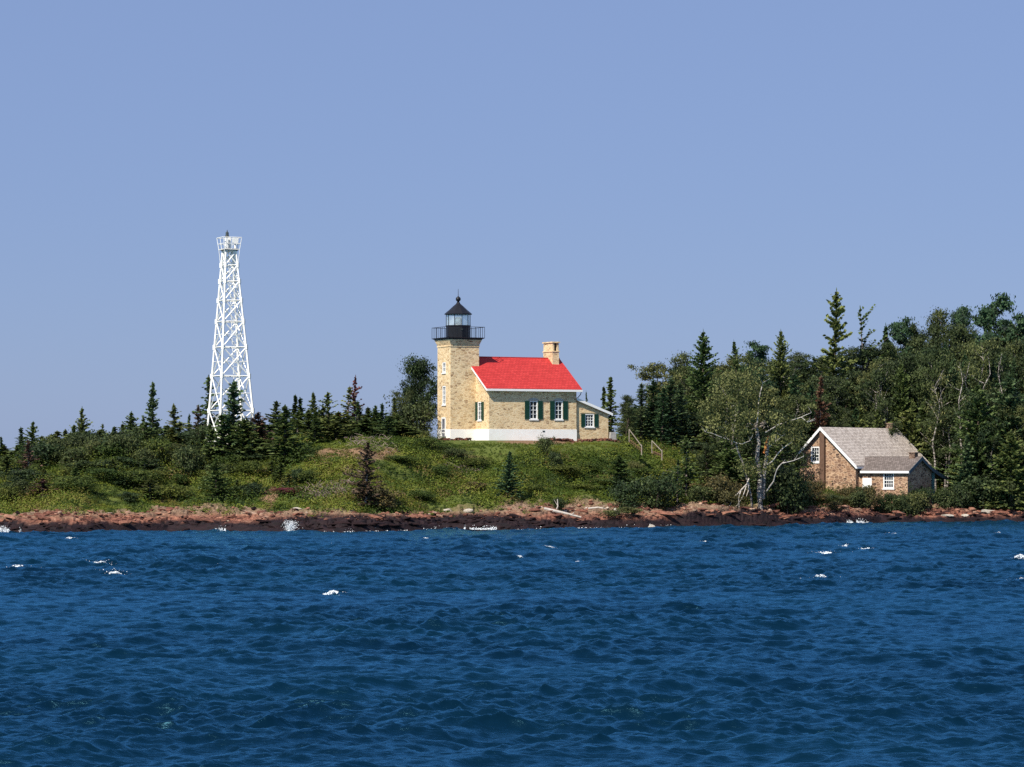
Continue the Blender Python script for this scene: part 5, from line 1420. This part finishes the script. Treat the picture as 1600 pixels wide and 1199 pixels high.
# hedge of bushes before the cottage: (px, top, Y, half, kind)
for px, top, Y, hp, k, lab in [
 (1218, 738, 251, 26, 'bush', 'very dark round bush right of the white birch trunk'),
 (1246, 734, 254, 16, 'bush', 'tall dark bush touching the left corner of the cottage'),
 (1276, 738, 259.5, 12, 'olivebush', 'olive bush under the gable window of the cottage'),
 (1238, 752, 250, 26, 'bush', 'low dark bush at the shore left of the cottage'),
 (1300, 776, 257, 16, 'bush', 'low dark bush below the middle of the gable wall'),
 (1326, 756, 260.6, 10, 'olivebush', 'open leafed bush against the right part of the gable wall'),
 (1346, 744, 260.6, 10, 'olivebush', 'tall open bush at the inner corner of the cottage and its wing'),
 (1358, 744, 257.6, 15, 'olivebush', 'brownish bush before the white door of the wing'),
 (1335, 772, 256.8, 18, 'bush', 'low bush in front of the gable corner near the beach'),
 (1392, 776, 259, 14, 'bush', 'bush under the wing window'),
 (1422, 766, 259.2, 10, 'greenbush', 'green bush at the front corner of the wing'),
 (1442, 768, 261, 14, 'bush', 'dark bush before the shaded end of the wing'),
 (1470, 769, 262, 14, 'greenbush', 'green bush by the teal porch post'),
 (1500, 764, 262, 18, 'bush', 'dark bush just past the end of the wing roof'),
 (1535, 756, 263, 26, 'bush', 'low bush left of the last bush before the right edge'),
 (1575, 760, 264, 26, 'bush', 'last low bush before the right edge of the view'),
 (1404, 770, 259.0, 12, 'bush', 'small dark bush right of the wing window'),
 (1375, 772, 258.6, 10, 'bush', 'small dark bush left of the wing window'),
 (1430, 776, 259.5, 16, 'greenbush', 'small pale bush at the top of the red beach'),
 (1150, 762, 250, 14, 'olivebush', 'olive brown bush left of the white birch'),
 (1120, 742, 247, 20, 'olivebush', 'brownish bush on the slope between the firs and the birch'),
 (1098, 765, 245, 18, 'greenbush', 'bright green bush above the dark shore ledge'),
 (1136, 772, 246, 16, 'olivebush', 'low brown bush right above the dark shore ledge'),
 (1020, 755, 243.5, 26, 'bush', 'grey green bush above the green beach plants'),
 (985, 762, 242.5, 20, 'bush', 'grey green bush left of the larger one above the beach plants'),
 (1300, 786, 253.8, 12, 'olivebush', 'small tan shrub on the red beach below the cottage'),
 (872, 778, 239.5, 8, 'bush', 'small dark shrub beside the bare leaning sapling'),
 (985, 800, 239.3, 18, 'greenbush', 'bright green beach plants right of the pale boulder'),
 (955, 803, 238.8, 14, 'greenbush', 'bright green beach plants left of the pale boulder'),
 (850, 682, 252.6, 10, 'greenbush', 'tuft of tall weeds at the foot of the white plinth'),
 (990, 698, 254.0, 8, 'greenbush', 'green bush in front of the upper stairs'),
 (870, 704, 250.5, 12, 'bush', 'grey green shrub on the grass below the two shuttered windows'),
 (712, 705, 249.5, 16, 'bush', 'dark low shrub below the tower corner'),
]:
    plant_px(k, px, top, Y, hp, lab)
for i in range(75):
    px = -20 + 520 * trng.random(); d = trng.uniform(10.5, 22)
    Y = float(shore(np.array([at(px, 240)]))[0]) + d
    k = trng.choice(['juniper', 'juniper', 'bush', 'spruce', 'sparse'])
    lab, grp = {'spruce': ('waist high dark spruce scattered over the left slope', 'low spruces scattered over the left slope'), 'sparse': ('waist high dark spruce scattered over the left slope', 'low spruces scattered over the left slope')}.get(k, ('low rounded shrub scattered over the left slope', 'low shrubs of the left slope'))
    plant(k, at(px, Y), Y, trng.uniform(0.9, 1.8) if k in ('spruce', 'sparse') else trng.uniform(0.6, 1.3), trng.uniform(0.5, 0.8) if k in ('spruce', 'sparse') else trng.uniform(0.6, 1.3), lab, grp)
for i in range(34):
    px = 55 + 270 * (i + trng.random()) / 34; Y = trng.uniform(243.5, 251)
    plant_px(trng.choice(['juniper', 'greenbush', 'bush']), px, np.interp(px, [55, 130, 200, 330], [690, 682, 684, 690]) + trng.uniform(0, 26), Y, trng.uniform(15, 24), 'head high green shrub along the foot of the left tree belt', 'tall shrubs along the foot of the left belt')
for px, d, k, w in ((560, 14, 'bush', 1.2), (620, 18, 'bush', 1.5), (668, 21, 'greenbush', 1.2), (690, 15, 'bush', 1.0), (750, 18, 'bush', 1.4), (830, 12, 'greenbush', 1.4), (880, 15, 'bush', 1.5), (905, 11, 'bush', 1.2), (925, 17, 'greenbush', 1.3), (940, 13, 'bush', 1.3), (1000, 16, 'bush', 1.6), (1030, 13, 'olivebush', 1.3), (1010, 11, 'bush', 1.4), (1045, 17, 'bush', 1.3), (1100, 13, 'olivebush', 1.4), (1120, 15, 'greenbush', 1.4), (740, 12, 'olivebush', 1.2), (650, 11, 'greenbush', 1.3)):
    Y = float(shore(np.array([at(px, 242)]))[0]) + d
    plant('juniper' if k != 'olivebush' else k, at(px, Y), Y, trng.uniform(0.45, 0.85), w * 0.75, 'low spreading shrub on the open slope below the lighthouse', 'low shrubs of the open slope')
# tall scrub closing the ground between bushes in front of the cottage
for i in range(40):
    px = 1190 + 440 * (i + trng.random()) / 40
    Y = float(shore(np.array([at(px, 257)]))[0]) + trng.uniform(7.2, 9.5) + (1.0 if 1330 < px < 1420 else 0)
    k = trng.choice(['bush', 'bush', 'olivebush', 'greenbush'])
    plant(k, at(px, Y), Y, trng.uniform(0.6, 1.15), trng.uniform(0.7, 1.2), 'knee high shrub in the low hedge along the top of the right hand beach', 'shrubs of the low beach hedge')

# --- the old white birch on the shore, with torn stem
bY = 248.0
def B3(px, py, dy=0.0): return Vector((at(px, bY + dy), bY + dy, zpx(py, bY + dy)))
bx, bgz = at(1186, bY), ground(at(1186, bY), bY)
birch = tag(empty('birch_tree', (bx, bY, bgz)), 'old white barked birch with torn stem leaning branches at the shore ledge', 'tree')
o3 = Vector((bx, bY, bgz))
def poly(m, pts, r0, r1, n=6):
    pts = [B3(*p) - o3 for p in pts]
    fine = []
    for i in range(len(pts) - 1):
        for t in (0, 0.5): fine.append(pts[i].lerp(pts[i + 1], t) + (Vector((trng.uniform(-.05, .05), trng.uniform(-.05, .05), 0)) if t else Vector()))
    fine.append(pts[-1]); k = len(fine) - 1
    m.tube(fine, [0.58 * (r0 + (r1 - r0) * i / k) for i in range(k + 1)], n)
m = MB()
poly(m, [(1189, 800), (1186, 772), (1188, 745), (1183, 718), (1186, 694), (1182, 664)], 0.40, 0.26, 8)
poly(m, [(1192, 780, .3), (1194, 740, .4), (1199, 705, .4), (1201, 682, .4)], 0.34, 0.2, 8)
poly(m, [(1176, 800, -.3), (1173, 775, -.4), (1166, 745, -.7), (1161, 725, -.9), (1153, 705, -1.2), (1150, 692, -1.4)], 0.2, 0.12)
m.build('trunk', M['birch_bark'], birch)
for pts, r0, r1 in (([(1183, 664, -.2), (1185, 634, -.3), (1188, 614, -.2), (1192, 598, -.1)], 0.15, 0.05),
    ([(1150, 692, -1.4), (1138, 687, -2), (1124, 682, -2.4), (1112, 677, -2.7), (1102, 675, -2.9)], 0.10, 0.04),
    ([(1150, 692, -1.4), (1160, 694, -1.8), (1172, 689, -2.2)], 0.09, 0.05),
    ([(1197, 728, 0), (1207, 721, -1.2), (1216, 708, -2), (1224, 700, -2.4), (1236, 692, -2.6)], 0.15, 0.06),
    ([(1198, 768, 0), (1209, 752, -1.2), (1214, 734, -1.9), (1222, 724, -2.3), (1240, 720, -2.5), (1256, 713, -2.7)], 0.15, 0.06),
    ([(1200, 700, .2), (1212, 690, -1.2), (1222, 682, -1.8)], 0.11, 0.05),
    ([(1196, 676, .1), (1216, 664, -1.4), (1234, 658, -2.2), (1252, 652, -2.6), (1268, 645, -2.8)], 0.13, 0.05),
    ([(1252, 652, -2.6), (1262, 660, -2.8), (1274, 656, -2.9)], 0.07, 0.03)):
    m = MB(); poly(m, pts, r0 * 0.8, r1 * 0.7)
    for q_ in range(3):
        i_ = trng.randrange(1, len(pts)); a_ = pts[i_]; poly(m, [a_, (a_[0] + trng.uniform(-9, 12), a_[1] - trng.uniform(3, 10), (a_[2] if len(a_) > 2 else 0) - 0.2)], 0.04, 0.015, 4)
    m.build('limb', M['limb_bark'], birch)
m = MB(); poly(m, [(1193, 708, -.2), (1196, 699, -.2), (1199, 688, -.15), (1201, 681, -.05)], 0.26, 0.1); m.build('torn_wood', M['orange_wood'], birch)
m = MB()
for k in range(34):
    q = B3(1187 + trng.gauss(0, 8), 664 + trng.gauss(0, 3.5), trng.uniform(-0.6, 0.2)) - o3; a = trng.uniform(0, 6.28); L = trng.uniform(0.2, 0.5)
    e = Vector((math.cos(a) * L, math.sin(a) * L * 0.6, trng.uniform(-0.3, 0.15)))
    m.tube([q, q + e * 0.5 + Vector((0, 0, .06)), q + e], [0.05, 0.045, 0.012], 4)
ts = m.build('torn_stub', M['weathered_wood'], birch); ts['kind'] = 'stuff'
rng = np.random.default_rng(9)
cl = [(1104, 640), (1112, 630), (1125, 640), (1135, 648), (1150, 640), (1160, 652), (1120, 612), (1132, 600), (1145, 595), (1160, 605), (1150, 618), (1170, 592), (1168, 622), (1178, 610), (1112, 668), (1124, 665), (1140, 668), (1150, 676), (1133, 680), (1116, 652), (1095, 635), (1148, 585), (1172, 660), (1175, 640), (1155, 690), (1168, 735), (1180, 740), (1172, 720), (1217, 670), (1230, 665), (1225, 680), (1240, 668), (1260, 660), (1216, 690), (1240, 690), (1206, 655), (1250, 672), (1200, 720), (1160, 570), (1182, 580), (1194, 640), (1128, 625), (1140, 630), (1105, 655)]
C = np.array([list(B3(px, py, rng.uniform(-3.0, 0.6)) - o3) for px, py in cl for _ in range(2)])
C += rng.normal(0, 0.25, C.shape)
per = 92; n = len(C) * per
P = np.repeat(C, per, 0) + rng.normal(size=(n, 3)) * np.array([0.42, 0.42, 0.26])
nv = rand_unit(rng, n) + np.array([0, 0, 0.4]); nv /= np.linalg.norm(nv, axis=1, keepdims=True)
a = np.cross(nv, rand_unit(rng, n)); a /= np.linalg.norm(a, axis=1, keepdims=True); b = np.cross(nv, a); s = rng.uniform(0.07, 0.14, n)
add('crown', leaf_mesh('crown', P, a * s[:, None], b * (s * 0.65)[:, None], 0.66 + np.repeat(rng.normal(0, 0.2, len(C)), per) + rng.normal(0, 0.15, n), M['birchleaf']), birch)
# bleached dead limb resting on the ledge below the birch
dy0 = -2.2
m = MB()
def dl(pts, r0, r1):
    pts = [B3(*p) for p in pts]; k = len(pts) - 1
    m.tube(pts, [r0 + (r1 - r0) * i / k for i in range(k + 1)], 5)
dl([(1170, 748, -.6), (1167, 757, -1), (1157, 767, -1.6), (1146, 778, -2.2), (1136, 786, -2.6), (1128, 790, -3)], 0.09, 0.03)
dl([(1158, 766, -1.5), (1154, 778, -2.2), (1155, 798, -3.2)], 0.06, 0.03)
dl([(1166, 760, -1.2), (1161, 775, -2), (1152, 790, -2.8), (1142, 797, -3.4)], 0.05, 0.02)
dl([(1146, 778, -2.2), (1140, 790, -2.8), (1136, 797, -3.4)], 0.035, 0.015)
dl([(1170, 755, -.9), (1169, 768, -1.4), (1166, 776, -1.8)], 0.045, 0.02)
tag(m.build('dead_limb', M['driftwood']), 'bleached forked dead limb hanging down to the shore ledge', 'dead limb')

# ------------------------------------------------------------------ small things along the shore
def log(p0, p1, Y, r, label, name='driftwood_log', mat='driftwood', bend=0.1):
    a = Vector((at(p0[0], Y), Y, zpx(p0[1], Y))); b = Vector((at(p1[0], Y), Y, zpx(p1[1], Y)))
    ga, gb = ground(a.x, a.y), ground(b.x, b.y)
    if name == 'driftwood_log': a.z = ga + r * 0.8; b.z = gb + r * 0.8; mid = (a + b) / 2; mid.z = max(mid.z, ground(mid.x, mid.y) + r * 0.8)
    else: a.z = ga - 0.1; mid = (a + b) / 2 + Vector((bend, 0, 0))
    mm = MB(); mm.tube([a, a.lerp(mid, 0.5), mid, mid.lerp(b, 0.5), b], [r, r * 1.02, r * 0.92, r * 0.8, r * 0.55], 8)
    if name != 'driftwood_log': mm.tube([mid, mid + Vector((-0.35, 0, 0.6))], [r * 0.6, 0.01], 5)
    else: mm.tube([a.lerp(b, 0.75), a.lerp(b, 0.78) + Vector((0.1, -0.2, 0.3))], [r * 0.5, 0.02], 5)
    o = mm.build(name, M[mat]); tag(o, label, 'log' if 'log' in name else 'sapling'); return o
log((850, 809), (908, 804), 237.6, 0.13, 'bleached driftwood log lying on the pink beach')
log((919, 794), (949, 792), 241.5, 0.09, 'short pale driftwood stick above the green beach plants')
log((867, 804), (871, 780), 238.8, 0.06, 'bare leaning dead sapling behind the driftwood log', 'dead_sapling', 'driftwood', 0.15)

def boulder(px, Y, s, label, sq=(1.2, 1, 0.8), mat='pale_rock', seed=0):
    rg = np.random.default_rng(500 + seed); V = rock_verts(rg, 0.25) * s * np.array(sq)
    x = at(px, Y); me = bpy.data.meshes.new('boulder'); me.from_pydata([tuple(v) for v in V], [], [tuple(f) for f in IF]); me.materials.append(M[mat]); me.update()
    o = add('boulder', me, None, (x, Y, ground(x, Y) + s * 0.3)); return tag(o, label, 'boulder', 'boulders along the shore')
boulder(962, 239.6, 0.42, 'pale angular boulder standing up beside the green beach plants', (0.9, 0.8, 1.2), seed=1)
boulder(733, 237.6, 0.36, 'whitish boulder at the turf edge below the tower', (1.5, 1, 0.7), seed=2)
boulder(698, 238.2, 0.32, 'tan rounded boulder left of the whitish one at the turf edge', seed=3)
boulder(464, 233.0, 0.34, 'grey flat boulder at the turf edge below the dull red bush', (1.7, 1, 0.5), seed=4)
boulder(1018, 238.3, 0.3, 'chalky white stone at the left end of the dark ledge', seed=5)
boulder(1404, 258.4, 0.34, 'flat grey stone on the red beach below the wing window', (1.9, 1, 0.45), seed=6)
boulder(1508, 260.5, 0.3, 'light stone in the red rubble left of the right edge', (1.5, 1, 0.6), seed=7)
boulder(1480, 258.9, 0.34, 'broad pale slab lying in the red rubble', (2.0, 1, 0.4), seed=8)
boulder(1544, 261.5, 0.45, 'orange tan boulder near the right edge of the beach', (1.6, 1, 0.8), seed=9)

def brush(px0, px1, Y0, Y1, n, label, mat='brush_wood'):
    rg = np.random.default_rng(int(px0)); mm = MB()
    for k in range(n):
        Y = rg.uniform(Y0, Y1); x = at(rg.normal((px0 + px1) / 2, (px1 - px0) / 4), Y); z = ground(x, Y)
        a = rg.uniform(0, 6.28); L = rg.uniform(0.3, 0.9)
        p = Vector((x, Y, z + rg.uniform(0, 0.35))); e = Vector((math.cos(a) * L, math.sin(a) * L * 0.6, rg.uniform(-0.1, 0.5)))
        mm.tube([p, p + e * 0.5 + Vector((0, 0, rg.uniform(-.08, .12))), p + e], [0.025, 0.018, 0.006], 3, False)
    return tag(mm.build('brush_pile', M[mat]), label, 'brush', None, 'stuff')
brush(470, 560, 235, 237.5, 420, 'grey tangle of dead branches on the slope right of the dull red bush')
brush(530, 620, 246.5, 249.5, 110, 'scattered bleached sticks on the bare brown patch above the slope')
brush(705, 760, 247.5, 249, 60, 'few pale sticks on the small bare patch below the tower')
